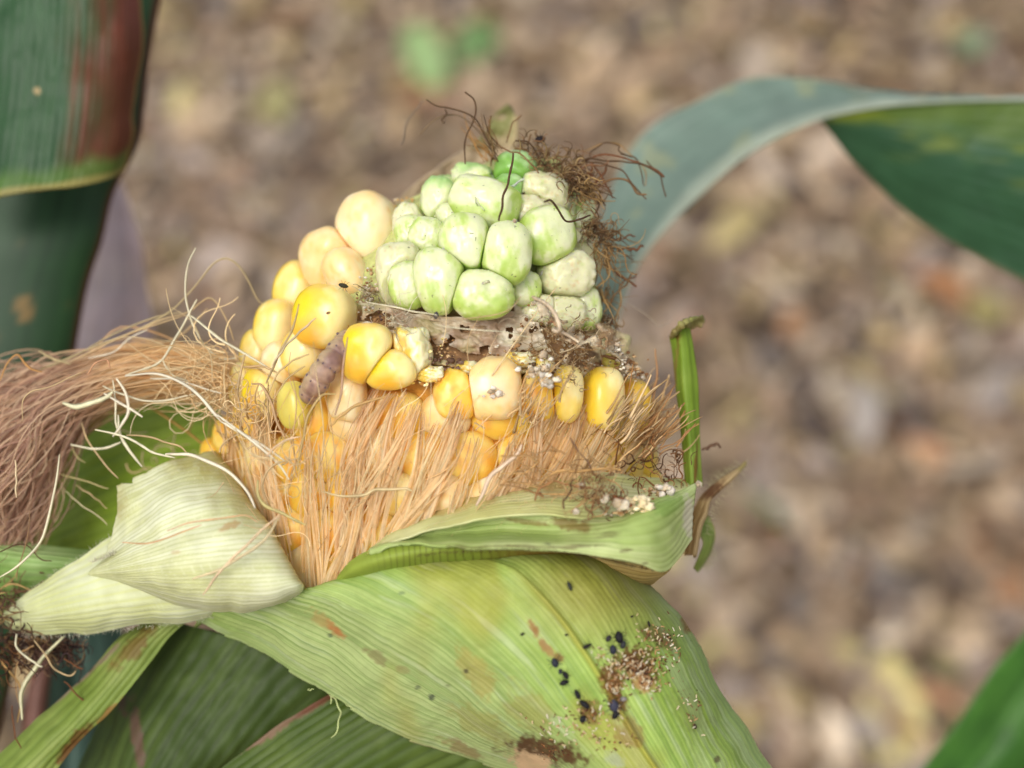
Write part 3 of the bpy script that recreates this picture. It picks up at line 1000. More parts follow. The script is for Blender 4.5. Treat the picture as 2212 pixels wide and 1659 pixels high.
OLV = (190, 170, 124); PAL = (226, 218, 186); CRM = (236, 226, 200); TAN = (204, 176, 130); ORG = (206, 150, 104)
LOOSE = [
    (z5([(2170, 600), (2060, 500), (1980, 340), (1900, 220), (1800, 165), (1700, 210), (1600, 340), (1490, 470), (1350, 600), (1100, 740), (700, 900), (300, 1060)]), 2, 4, 5, OLV),
    (z5([(1565, 85), (1500, 230), (1480, 440), (1510, 610), (1560, 740), (1650, 880), (1790, 970), (2000, 930)]), 8, 8, 6, PAL),
    (z5([(1575, 500), (1500, 640), (1400, 800), (1290, 975), (1150, 1060), (1000, 1110)]), 8, 8, 7, PAL),
    (z5([(1290, 975), (1380, 1100), (1500, 1150)]), 8, 8, 5, PAL),
    (z5([(1870, 830), (1820, 660), (1750, 520), (1680, 480), (1590, 530), (1500, 600), (1300, 660), (1100, 760), (800, 880)]), 7, 3, 5, TAN),
    (z5([(1530, 630), (1700, 760), (1900, 900), (2140, 1030)]), 9, 12, 8, PAL),
    (z5([(1660, 570), (1560, 680), (1420, 800), (1250, 860), (1050, 900)]), 0, 0, 6, TAN),
    (z5([(1450, 600), (1200, 650), (900, 770), (600, 950), (330, 1060)]), 3, 3, 5, OLV),
    (z5([(1490, 620), (1250, 700), (1000, 790), (700, 930), (560, 1000)]), 4, 4, 5, TAN),
    (z5([(1180, 740), (1000, 850), (900, 930), (700, 980)]), 4, 4, 5, CRM),
    (z5([(1800, 1000), (1790, 1200), (1820, 1380), (1870, 1460)]), 10, 12, 6, TAN),
    (z5([(1960, 940), (1920, 1100), (1900, 1250), (1930, 1400)]), 12, 14, 7, TAN),
    (z5([(2100, 1060), (1950, 1040), (1850, 1000), (1750, 1010), (1500, 1040), (1200, 1100)]), 10, 8, 6, TAN),
    (z5([(1000, 1110), (1240, 1100), (1450, 1180), (1600, 1290), (1750, 1450), (1900, 1560), (2100, 1680), (2260, 1790)]), 10, 19, 9, CRM),
    (z5([(1200, 1130), (1400, 1140), (1600, 1200), (1780, 1250)]), 9, 10, 5, CRM),
    (z5([(820, 1190), (1000, 1260), (1200, 1310), (1400, 1290), (1550, 1250)]), 9, 9, 6, PAL),
    (z5([(830, 1250), (930, 1310), (1040, 1370), (1140, 1440)]), 10, 10, 8, CRM),
    (z5([(930, 1130), (1000, 1240), (1020, 1380), (970, 1500), (900, 1590)]), 10, 10, 9, CRM),
    (z5([(900, 1140), (920, 1300), (930, 1500), (980, 1640)]), 9, 9, 8, PAL),
    (z5([(500, 1325), (600, 1360), (740, 1320), (850, 1280), (900, 1240)]), 10, 10, 16, (222, 216, 176)),
    (z5([(180, 1470), (190, 1300), (260, 1230), (400, 1200), (560, 1120), (650, 1080)]), 12, 12, 4, TAN),
    (z5([(700, 1100), (760, 1010), (850, 980), (880, 1050)]), 12, 12, 6, (200, 150, 110)),
    (z5([(0, 1150), (60, 1010), (140, 935), (200, 1010), (260, 1060), (340, 1070)]), 8, 8, 7, (190, 140, 80)),
    (z5([(310, 910), (380, 950), (460, 985), (560, 1010)]), 4, 4, 8, OLV),
    (z5([(1090, 1300), (1230, 1380), (1400, 1480), (1550, 1600), (1650, 1680)]), -4, 0, 7, (190, 148, 80)),
    (z5([(1660, 1650), (1680, 1450), (1650, 1350), (1500, 1300), (1300, 1270)]), -4, -4, 6, (180, 150, 90)),
    (z5([(1720, 1400), (1700, 1600), (1600, 1640), (1520, 1560), (1560, 1440)]), -4, -4, 6, (180, 160, 90)),
    (z6([(870, 0), (890, 150), (950, 260), (1050, 380)]), 9, 10, 10, PAL),
    (z6([(520, 220), (680, 250), (800, 240), (890, 205)]), 6, 7, 8, PAL),
    (z6([(930, 150), (1080, 160), (1200, 200), (1330, 240), (1400, 300)]), 9, 12, 6, TAN),
    (z6([(700, 110), (930, 170), (1050, 240), (1140, 290), (1290, 320)]), 10, 13, 9, PAL),
    (z6([(1220, 290), (1300, 290), (1450, 310), (1650, 400), (1800, 530), (1880, 690)]), 14, 22, 9, CRM),
    (z6([(1900, 480), (1900, 600), (1960, 680), (2100, 740), (2250, 820)]), 22, 21, 9, (206, 192, 130)),
    (z6([(2200, 320), (2020, 370), (1940, 500), (1950, 620), (2010, 700)]), 21, 21, 6, TAN),
    (z6([(1600, 0), (1700, 80), (1900, 230), (2060, 370), (2130, 480)]), 19, 20, 9, CRM),
    (z6([(1230, 855), (1400, 800), (1600, 770), (1800, 740), (1900, 790)]), 23.5, 24, 4, (222, 176, 128)),
    (z6([(900, 940), (1080, 945), (1300, 880), (1480, 810)]), 21, 23.5, 4, (222, 172, 124)),
    (z6([(2060, 740), (1850, 920), (1700, 1060), (1590, 1200), (1490, 1320)]), 25, 23.5, 7, (226, 198, 160)),
    (z6([(2050, 760), (1950, 920), (1800, 1030), (1640, 1130), (1420, 1210)]), 25, 23.5, 8, (222, 204, 160)),
    (z6([(440, 290), (400, 550), (350, 800), (290, 960), (150, 1100), (0, 1190)]), 12, 11, 7, PAL),
    (z6([(600, 60), (650, 200), (750, 350), (870, 470)]), 5, 8, 7, TAN),
    (z6([(450, 440), (600, 480), (800, 545)]), 3, 5, 5, (190, 176, 120)),
    (z6([(480, 560), (640, 680), (800, 810)]), 3, 6, 4.5, (214, 200, 156)),
    (z6([(520, 210), (560, 290), (630, 350)]), 3, 3, 4.5, (190, 176, 120)),
    (z6([(560, 520), (680, 600), (790, 690)]), 3, 5, 4, TAN),
    (z6([(220, 700), (200, 900), (140, 1090), (120, 1220)]), 12, 10, 4, (150, 116, 80)),
    (z6([(110, 330), (120, 480), (115, 600)]), 13, 13, 5, (222, 200, 160)),
    (z7([(470, 690), (330, 840), (250, 950), (180, 1050), (150, 1150), (160, 1310)]), 6, 8, 12, (206, 200, 160)),
    (z7([(120, 670), (130, 780), (270, 890), (310, 910)]), 8, 8, 6, PAL),
    (z7([(230, 690), (320, 800), (380, 900), (440, 960), (520, 980), (560, 950)]), 7, 7, 5, TAN),
    (z7([(0, 860), (80, 970), (150, 1090), (130, 1330)]), 6, 6, 6, (190, 150, 90)),
    (z7([(150, 810), (120, 940), (125, 1060), (140, 1180)]), 6, 6, 4, (180, 140, 90)),
    (z7([(250, 760), (170, 790), (120, 820)]), 6, 6, 5, (180, 140, 90)),
    (z1([(2212, 1010), (2300, 1060)]), 19, 19, 5, TAN),
    ([(1127, 960), (1115, 985), (1085, 1010), (1060, 1030), (1045, 1062), (1028, 1095)], 22, 23, 11, (232, 206, 176)),
    (z1([(1000, 1560), (1200, 1610), (1350, 1590), (1450, 1545), (1650, 1545), (1720, 1560)]), 21, 21, 8, (222, 200, 150)),
    (z1([(545, 700), (610, 560), (680, 420), (760, 260), (810, 60)]), 15, 21, 6, (200, 176, 130)),
    (z1([(600, 560), (700, 400), (830, 280), (950, 175)]), 17, 21, 6, (214, 196, 160)),
    (z1([(800, 1400), (830, 1150), (870, 950), (970, 800), (1100, 780)]), 21, 20, 7, (196, 168, 110)),
    (z1([(1060, 1040), (1150, 950), (1300, 860), (1500, 800)]), 21, 21, 8, (200, 160, 100)),
    (z1([(430, 700), (520, 720), (600, 850), (640, 1000), (700, 1140)]), 17, 20, 8, (200, 164, 120)),
    (z1([(420, 760), (400, 850), (340, 960), (320, 1100)]), 16, 18, 6, (206, 170, 120)),
    (z1([(560, 800), (650, 620), (750, 520), (900, 470)]), 18, 19, 5, (214, 186, 130)),
    (z1([(600, 850), (700, 680), (800, 600), (860, 560)]), 18, 19, 5, (206, 176, 120)),
    (z1([(1100, 950), (1150, 780), (1165, 560), (1200, 330)]), 20, 22, 6, (196, 160, 130)),
    (z1([(370, 560), (520, 560), (640, 620)]), 12, 16, 6, (214, 180, 130)),
    (z1([(540, 1300), (620, 1200), (700, 1150), (820, 1120)]), 20, 21, 5, (226, 196, 160)),
    ([(940, 684), (990, 690), (1050, 684), (1100, 668), (1130, 640)], 22.5, 21.5, 2.5, TAN),
    ([(790, 652), (850, 664), (900, 674), (945, 682)], 19, 22, 4.5, PAL),
    ([(935, 700), (1000, 712), (1080, 716), (1150, 730)], 22.3, 21, 3, PAL),
    (z3([(1690, 360), (1850, 460), (1960, 550), (2060, 500)]), 2, -2, 3, (190, 176, 156)),
]
for pts, a, b, w, c in LOOSE:
    curve_strand(pts, a, b, w * 0.78, c)

def z0(l): return [(469.4 + x * .2701, 298.7 + y * .2701) for x, y in l]      # region 550,350


def on_skin(pts, w, col, name, mat, lift=0.25, **kw):
    q = catmull(np.array(pts, float), 9)
    d = [surf_d(a, b) + lift for a, b in q]
    return curve_strand(pts, d, None, w, col, name=name, mat=mat, **kw)


for pts, w, col in [
    (z2([(1350, 970), (1260, 945), (1170, 960), (1100, 1030), (1000, 1120), (950, 1155)]), 9, (206, 208, 146)),
    (z2([(640, 880), (680, 940), (720, 985)]), 3.5, (226, 226, 176)), (z2([(640, 885), (660, 930), (710, 985)]), 3, (170, 186, 110)),
    (z0([(1150, 815), (1230, 840), (1300, 870), (1350, 905)]), 4, (250, 238, 206)),
    (z0([(870, 1080), (900, 1030), (960, 1010)]), 4, (250, 232, 190)),
    (z0([(880, 1200), (910, 1290), (1000, 1310)]), 4, (250, 232, 190)),
    (z2([(400, 1240), (380, 1300), (420, 1340)]), 6, (232, 232, 206)), (z2([(1180, 1470), (1150, 1540), (1200, 1640)]), 6, (226, 224, 190)),
    (z2([(700, 760), (760, 780), (830, 800), (880, 830)]), 6, (222, 226, 196)), (z2([(690, 640), (740, 650), (790, 740)]), 5, (200, 220, 180)),
    (z2([(900, 800), (960, 790), (1040, 740), (1140, 710)]), 6, (216, 226, 190)),
    (z2([(590, 1170), (640, 1180), (640, 1240)]), 2, (90, 90, 60)),
    (z3([(500, 130), (560, 200), (620, 180)]), 6, (200, 196, 140)),
    (z0([(1000, 1640), (960, 1560), (1020, 1500), (1060, 1480)]), 4, (246, 226, 150)),
    (z0([(870, 1640), (930, 1590), (1000, 1560), (1040, 1500)]), 5, (236, 170, 70)),
    (z0([(1080, 1560), (1190, 1490), (1300, 1520), (1400, 1560), (1450, 1620)]), 5, (250, 236, 190)),
]:
    on_skin(pts, w, col, 'skin_flake', M_green, lift=0.05, wig=0.00008, thick=0.5, n=24)
_fl = []
for _ in range(260):
    k_ = KLIST[random.randrange(len(KLIST))]
    if k_['kind'] not in MILKY: continue
    v3 = k_['c'] + (k_['W'][random.randrange(len(k_['W']))]) * 1.0
    r_ = v3 - CAM; zf = r_ @ FWD
    X_ = 1106 + (r_ @ RIGHT) / zf / S_PX; Y_ = 829.5 - (r_ @ UP) / zf / S_PX
    _fl.append((X_, Y_, surf_d(X_, Y_)))
parts_ = []
bv_, bf_ = ico(1)
for (X_, Y_, d_) in _fl:
    s_ = px(random.uniform(1.5, 4.5), d_)
    cc_ = lin(random.choice([(226, 224, 196), (214, 208, 170), (230, 230, 210), (120, 110, 76), (70, 60, 40)]))
    vv_ = bv_ * (1 + 0.8 * (fbm(bv_ * 2 + X_, 4, 2) - 0.5))[:, None] * s_ * np.array([1, random.uniform(.4, 1), .4])
    parts_.append((vv_ + P(X_, Y_, d_ - 0.05), bf_, np.ones((len(bv_), 3)) * cc_))
v_, f_, c_ = merge(parts_)
centred('skin_crumbs', v_, f_, ear, cols=c_, mat=M_debris, props={'kind': 'stuff'})

# dark dried silk at the tip and down the right side
DK = (96, 72, 50); DB = (128, 96, 62); DR = (118, 76, 50); DT = (164, 130, 84)
DARK = [
    (z2([(250, 100), (330, 150), (430, 165), (550, 200), (640, 260), (700, 340), (760, 470), (820, 600)]), 6, 8, 3.6, DK),
    (z2([(560, 40), (620, 100), (650, 200), (640, 280), (570, 390), (540, 480), (560, 620)]), 8, 8, 4, DK),
    (z2([(50, 460), (100, 290), (170, 180), (230, 110)]), -6, -6, 5, (120, 106, 90)),
    (z2([(200, 380), (270, 300), (370, 235), (500, 225), (580, 270), (680, 360), (760, 480), (800, 580)]), 2, 8, 4, (126, 104, 80)),
    (z2([(770, 230), (750, 350), (780, 520), (760, 620)]), 5, 6, 4.5, DB),
    (z2([(1010, 225), (940, 290), (890, 440)]), 4, 5, 4, DB),
    (z2([(400, 180), (400, 250), (380, 300)]), 5, 5, 4, DK),
    (z2([(820, 455), (900, 510), (980, 540), (1100, 640), (1150, 700)]), 8, 9, 4, DB),
    (z2([(945, 530), (910, 680), (870, 830), (850, 960), (815, 1070)]), 15, 21, 5, DK),
    (z2([(960, 430), (1050, 440), (1130, 520), (1190, 620)]), 7, 7, 4, DK),
    (z2([(970, 500), (1050, 500), (1100, 560), (1180, 640)]), 7, 7, 4, DB),
    (z2([(1130, 350), (1135, 430), (1180, 540)]), 4, 4, 4, DB),
    (z2([(1090, 380), (1070, 440), (1050, 470)]), 4, 4, 4, DB),
    (z2([(1350, 490), (1500, 520), (1650, 470), (1780, 470), (1850, 520), (1950, 600), (2000, 700), (2000, 810)]), 2, 2, 3, DT),
    (z2([(1450, 640), (1560, 570), (1700, 545), (1900, 590), (2050, 650), (2155, 720)]), 5, 6, 6, DR),
    (z2([(1400, 660), (1560, 590), (1750, 580), (1930, 620), (2150, 715)]), 5, 6, 4, DK),
    (z2([(1560, 560), (1620, 490), (1700, 460), (1790, 475), (1830, 530), (1900, 560)]), 5, 5, 3.5, DK),
    (z2([(1560, 600), (1640, 680), (1700, 790), (1745, 880)]), 6, 6, 4.5, DR),
    (z2([(1500, 590), (1650, 600), (1800, 660), (1900, 760), (2020, 895)]), 6, 6, 4, DK),
    (z2([(2010, 590), (2090, 680), (2140, 800), (2165, 880)]), 4, 4, 3.5, DK),
    (z2([(1800, 540), (1900, 560), (1990, 680), (1990, 800)]), 4, 4, 3.5, DK),
    (z2([(1570, 830), (1700, 770), (1850, 755), (1950, 830), (2010, 890)]), 6, 6, 5, DB),
    (z2([(1190, 920), (1230, 905), (1290, 980), (1370, 1070), (1480, 1060), (1550, 1030)]), 22, 13, 4.5, DK),
    (z2([(1320, 520), (1330, 600), (1290, 680)]), 6, 7, 5, DB),
    (z2([(1700, 620), (1660, 700), (1580, 800), (1500, 850)]), 6, 6, 5, DR),
    (z2([(1580, 620), (1560, 700), (1450, 720)]), 6, 6, 6, DR),
    (z2([(1480, 620), (1500, 700), (1580, 710)]), 6, 6, 6, DR),
    (z2([(1640, 830), (1640, 920), (1600, 1030)]), 8, 8, 4, DK),
    (z2([(1600, 900), (1680, 915)]), 8, 8, 4, DK),
    (z2([(1640, 1390), (1760, 1480), (1920, 1590)]), 6, 4, 6, DR),
    (z2([(1780, 1290), (1900, 1300), (1985, 1270)]), 6, 5, 6, DR),
    (z2([(1700, 1200), (1800, 1190), (1910, 1190)]), 6, 5, 4, DR),
    (z2([(1740, 1290), (1820, 1340), (1905, 1365)]), 6, 5, 4, DK),
    (z2([(1920, 1490), (1850, 1580), (1760, 1660)]), 3, 3, 4, DR),
    (z3([(1740, 130), (1680, 230), (1600, 300), (1540, 400)]), 5, 5, 4, DB),
    (z3([(1640, 230), (1650, 340), (1610, 480), (1620, 580)]), 5, 5, 3.5, DT),
    (z4([(180, 560), (220, 470), (330, 390), (450, 430), (560, 460), (650, 440)]), 23, 24, 4.5, (170, 124, 80)),
    (z4([(480, 30), (540, 130), (620, 210), (680, 330), (740, 380)]), 22, 23, 4, (120, 92, 70)),
    (z4([(430, 630), (470, 500), (520, 380)]), 24, 24, 4, DK),
    (z4([(220, 480), (230, 420), (380, 330), (560, 310), (760, 300), (900, 320)]), 22, 23, 6, (200, 158, 100)),
    (z4([(850, 520), (910, 570), (970, 600)]), 24, 24, 8, (140, 82, 44)),
    (z4([(1600, 130), (1680, 90), (1750, 70)]), 4, 2, 7, (120, 90, 70)),
    (z6([(0, 1010), (100, 970), (200, 970), (300, 1060), (380, 1080)]), 10, 8, 3.5, DK),
    (z6([(250, 1130), (280, 1160), (320, 1170)]), 4, 4, 4, DK),
    (z7([(470, 1020), (560, 1110), (650, 1190), (700, 1250)]), 6, 6, 3.5, DR),
    (z7([(470, 850), (540, 910), (600, 930)]), 6, 6, 3.5, DR),
    (z7([(90, 1200), (100, 1370), (120, 1460), (150, 1500)]), 7, 7, 3.5, DR),
]
for pts, a, b, w, c in [([(1290, 700), (1318, 728), (1338, 752), (1352, 782), (1372, 800), (1390, 816)], 12, 10, 15, (190, 168, 138)),
                        ([(1150, 640), (1172, 668), (1186, 700), (1200, 724), (1232, 738)], 22, 20, 9, (204, 184, 156)),
                        ([(1300, 770), (1326, 762), (1345, 774), (1352, 800), (1330, 826)], 11, 9, 9, (150, 112, 76))]:
    o = curve_strand(pts, a, b, w, c, name='torn_edge', mat=M_debris, wig=0.0004, taper=0.3)
for pts, a, b, w, c in DARK:
    curve_strand(pts, a, b, w, c, mat=M_drysilk, wig=0.00012, thick=0.7, taper=0.3)


def tuft(name, spots, parent=None, mat=None):
    """spots: (x, y, spread, dir degrees in the picture (0 right, 90 up), fan degrees, length, n, d, colours, curl, width)"""
    parts = []
    n = 14
    for (x, y, sp, dr, fan, ln, S, d, cols, curl, wd) in spots:
        cols = lin(cols); S = max(8, int(S * 0.65))
        a = np.radians(dr + rng.normal(0, fan, S)); L = ln * rng.uniform(0.35, 1.1, S)
        bx = x + rng.normal(0, sp, S); by = y + rng.normal(0, sp, S)
        t = np.linspace(0, 1, n)[None]
        k = rng.normal(0, curl, (S, 1)); k2 = rng.normal(0, curl, (S, 1))
        ang = a[:, None] + k * t + k2 * np.sin(t * 5 + rng.uniform(0, 6, (S, 1)))
        step = (L / n)[:, None]
        X = bx[:, None] + np.cumsum(np.cos(ang) * step, 1); Y = by[:, None] - np.cumsum(np.sin(ang) * step, 1)
        D = d + rng.normal(0, 1.0, (S, 1)) + rng.normal(0, 2.5, (S, 1)) * t
        Pt = P(X, Y, D)
        w = px(wd, d) * rng.uniform(0.5, 1.3, (S, 1)) * np.ones((1, n)) * (1 - 0.5 * t)
        C = cols[rng.integers(0, len(cols), S)][:, None] * rng.uniform(0.7, 1.2, (S, 1, 1)) * np.ones((1, n, 1))
        parts.append(strands_mesh(Pt, w, 0.7, rng.uniform(-1.5, 1.5, S), C))
    v, f, c = merge(parts)
    return centred(name, v, f, parent or ear, cols=c, mat=mat or M_drysilk, props={'kind': 'stuff'})


TF = [(126, 98, 66), (150, 120, 82), (104, 80, 56), (172, 144, 100), (134, 96, 66)]
tuft('dry_silk_tuft', [
    (1215, 380, 16, 25, 40, 80, 120, 7, TF, 1.4, 4), (1180, 360, 12, 110, 40, 60, 70, 6, TF, 1.2, 3.5),
    (1240, 395, 12, -10, 30, 80, 90, 7, TF, 1.4, 4), (1260, 410, 12, -20, 30, 60, 70, 8, [(176, 142, 92), (150, 116, 72)], 1.0, 4),
    (1075, 330, 8, 118, 10, 90, 26, 6, TF, 0.3, 3.5), (1060, 345, 10, 125, 14, 100, 20, 5, [(176, 130, 74)], 0.25, 3.5),
    (1140, 320, 10, 60, 50, 50, 40, 6, TF, 1.2, 3.5),
    (1275, 490, 10, -40, 60, 60, 110, 8, TF, 1.4, 3.5), (1300, 510, 12, 0, 40, 70, 80, 7, TF, 1.2, 3.5),
    (1300, 530, 10, -70, 22, 110, 60, 6, [(150, 116, 72), (176, 142, 92)], 0.6, 3.5),
    (1300, 620, 12, -85, 20, 90, 40, 5, [(150, 116, 72), (176, 142, 92)], 0.5, 3.5),
    (1310, 690, 12, -100, 50, 60, 70, 6, TF + [(190, 166, 130)], 1.0, 3.5),
    (1180, 730, 26, 150, 60, 50, 90, 18, [(190, 166, 130), (150, 116, 72), (206, 186, 150)], 1.5, 2.5),
    (1250, 740, 26, 20, 80, 50, 120, 16, [(190, 166, 130), (150, 116, 72), (206, 186, 150)], 1.5, 2.5),
    (1230, 790, 26, 100, 80, 46, 90, 18, [(190, 166, 130), (150, 116, 72), (206, 186, 150)], 1.5, 2.5),
    (795, 640, 8, 90, 80, 40, 60, 14, [(190, 176, 150), (150, 126, 92)], 1.4, 2.5),
    (855, 690, 16, 0, 60, 60, 50, 18, [(222, 214, 190), (190, 176, 150)], 1.2, 2.5),
])
tuft('silk_wisps', [
    (500, 800, 22, 172, 22, 260, 70, 8, [(240, 214, 164), (226, 190, 136)], 0.7, 3.5),
    (480, 850, 16, 185, 30, 220, 50, 8, [(240, 220, 176), (226, 190, 136)], 0.9, 3.5),
    (540, 900, 20, 120, 50, 120, 40, 14, [(236, 200, 144), (240, 214, 164)], 1.2, 3.5),
    (760, 1080, 90, 75, 16, 260, 60, 19, [(240, 214, 164), (226, 190, 136)], 0.35, 3.2),
    (1000, 1000, 110, 62, 14, 240, 60, 19, [(240, 214, 164), (226, 190, 136)], 0.35, 3.2),
    (640, 1080, 50, 96, 14, 240, 40, 19, [(240, 214, 164), (226, 190, 136)], 0.4, 3.2),
    (600, 1000, 40, 100, 50, 150, 40, 20, [(236, 200, 144), (240, 214, 164)], 1.2, 3.5),
    (330, 1000, 60, -30, 50, 120, 26, -2, [(206, 184, 130), (226, 206, 160)], 1.0, 4),
], mat=M_silk)
tuft('silk_tangle', [
    (1290, 1045, 26, 160, 60, 90, 90, 23, [(180, 140, 92), (150, 112, 74), (206, 170, 120)], 1.6, 4),
    (1300, 1070, 18, -80, 70, 60, 60, 23.5, [(150, 112, 74), (120, 86, 60)], 1.8, 4),
    (1200, 1030, 30, 170, 20, 110, 30, 22.5, [(206, 166, 110), (180, 140, 92)], 0.5, 5),
    (1400, 1015, 34, 150, 60, 90, 60, 12, [(120, 84, 52), (150, 104, 64), (96, 66, 44)], 1.5, 4),
    (1440, 1022, 24, 60, 60, 60, 40, 10, [(120, 84, 52), (150, 104, 64), (96, 66, 44)], 1.2, 4),
])
tuft('dark_silk_wad', [
    (120, 1395, 26, 180, 60, 90, 130, 3, [(88, 62, 50), (66, 46, 40), (150, 120, 86)], 1.3, 3.6),
    (60, 1385, 24, 200, 50, 90, 100, 3, [(88, 62, 50), (66, 46, 40), (150, 116, 76)], 1.3, 4.5),
    (0, 1300, 20, -20, 40, 90, 90, 5, [(88, 62, 50), (120, 90, 66), (170, 140, 90)], 1.0, 4.5),
    (5, 1400, 20, -60, 50, 90, 70, 4, [(66, 46, 40), (120, 80, 50)], 1.0, 4.5),
    (140, 1400, 14, 0, 40, 70, 60, 3, [(66, 50, 50), (88, 62, 50)], 1.0, 4.5),
])
# crisp fringe of long loose ends on the silk skirt
tuft('silk_fringe', [
    (1330, 930, 26, 52, 8, 110, 60, 14, [(226, 196, 150), (206, 170, 116)], 0.2, 6),
    (1400, 960, 22, 42, 9, 110, 80, 10, [(216, 180, 130), (190, 140, 90)], 0.2, 6),
    (1390, 900, 20, 62, 7, 110, 40, 8, [(216, 180, 130), (190, 140, 90)], 0.15, 6),
    (1150, 900, 30, 60, 9, 90, 60, 19, [(226, 196, 150), (206, 170, 116)], 0.2, 6),
    (560, 930, 26, 92, 14, 110, 50, 14, [(226, 196, 150), (206, 170, 116)], 0.4, 4),
    (500, 960, 14, 100, 20, 90, 34, 8, [(226, 196, 150), (206, 170, 116)], 0.5, 4),
], mat=M_silk)

# ------------------------------------------------------------------ husks


def veins(v, n, sharp=4.0):
    return np.abs(np.sin(v * np.pi * n)) ** (1 / sharp)


def ones(X): return np.ones(X.shape + (3,))


def stain_shade(c, X, Y, x, y, rx, ry, ang, col, amt, seed, rag=0.5):
    a = math.radians(ang)
    dx = (X - x) * math.cos(a) - (Y - y) * math.sin(a); dy = (X - x) * math.sin(a) + (Y - y) * math.cos(a)
    r = np.hypot(dx / rx, dy / ry) + (n2(X * 0.03, Y * 0.03, seed, 4) - 0.5) * 2.2 * rag + (n2(X * 0.14, Y * 0.14, seed + 3, 3) - 0.5) * 1.6 * rag
    return mixc(c, lin(col) * ones(X), sstep(1.15, 0.5, r) * amt * (0.75 + 0.5 * n2(X * 0.09, Y * 0.09, seed + 7, 3)).clip(0, 1))


# front husk
FR = [
    [(428, 1345), (520, 1400), (700, 1492), (830, 1565), (1000, 1635), (1180, 1700), (1300, 1760)],
    [(470, 1320), (560, 1360), (720, 1440), (880, 1530), (1040, 1610), (1200, 1680), (1330, 1760)],
    [(560, 1300), (640, 1330), (790, 1400), (930, 1490), (1080, 1590), (1230, 1680), (1370, 1770)],
    [(640, 1275), (720, 1300), (860, 1360), (1000, 1460), (1130, 1570), (1270, 1680), (1400, 1780)],
    [(760, 1247), (840, 1275), (950, 1340), (1070, 1440), (1190, 1560), (1310, 1670), (1430, 1780)],
    [(880, 1222), (960, 1255), (1050, 1320), (1150, 1420), (1250, 1550), (1350, 1670), (1460, 1780)],
    [(990, 1207), (1060, 1240), (1140, 1310), (1220, 1410), (1300, 1530), (1390, 1660), (1490, 1780)],
    [(1090, 1200), (1150, 1235), (1220, 1310), (1290, 1410), (1360, 1530), (1430, 1650), (1520, 1780)],
    [(1180, 1197), (1230, 1230), (1290, 1300), (1350, 1400), (1415, 1520), (1480, 1650), (1560, 1780)],
    [(1260, 1200), (1305, 1240), (1360, 1310), (1415, 1410), (1475, 1520), (1535, 1650), (1620, 1780)],
    [(1330, 1225), (1370, 1265), (1420, 1330), (1470, 1410), (1530, 1520), (1590, 1640), (1670, 1780)],
    [(1400, 1265), (1430, 1295), (1478, 1350), (1530, 1430), (1580, 1520), (1650, 1640), (1730, 1780)],
]
dv = [4, 9, 13, 17, 19.5, 20.5, 21, 21, 20, 18, 14, 8]
eu = [0, 2.4, 3.4, 3.6, 3.2, 2.4, 1.6]
ribs = []
for k, r in enumerate(FR):
    q = [(x, y, dv[k] + eu[i]) for i, (x, y) in enumerate(r)]
    q = [(r[0][0] - 16, r[0][1] + 16, dv[k] - 5.5), (r[0][0] - 6, r[0][1] + 2, dv[k] - 2.2)] + q
    ribs.append(q)


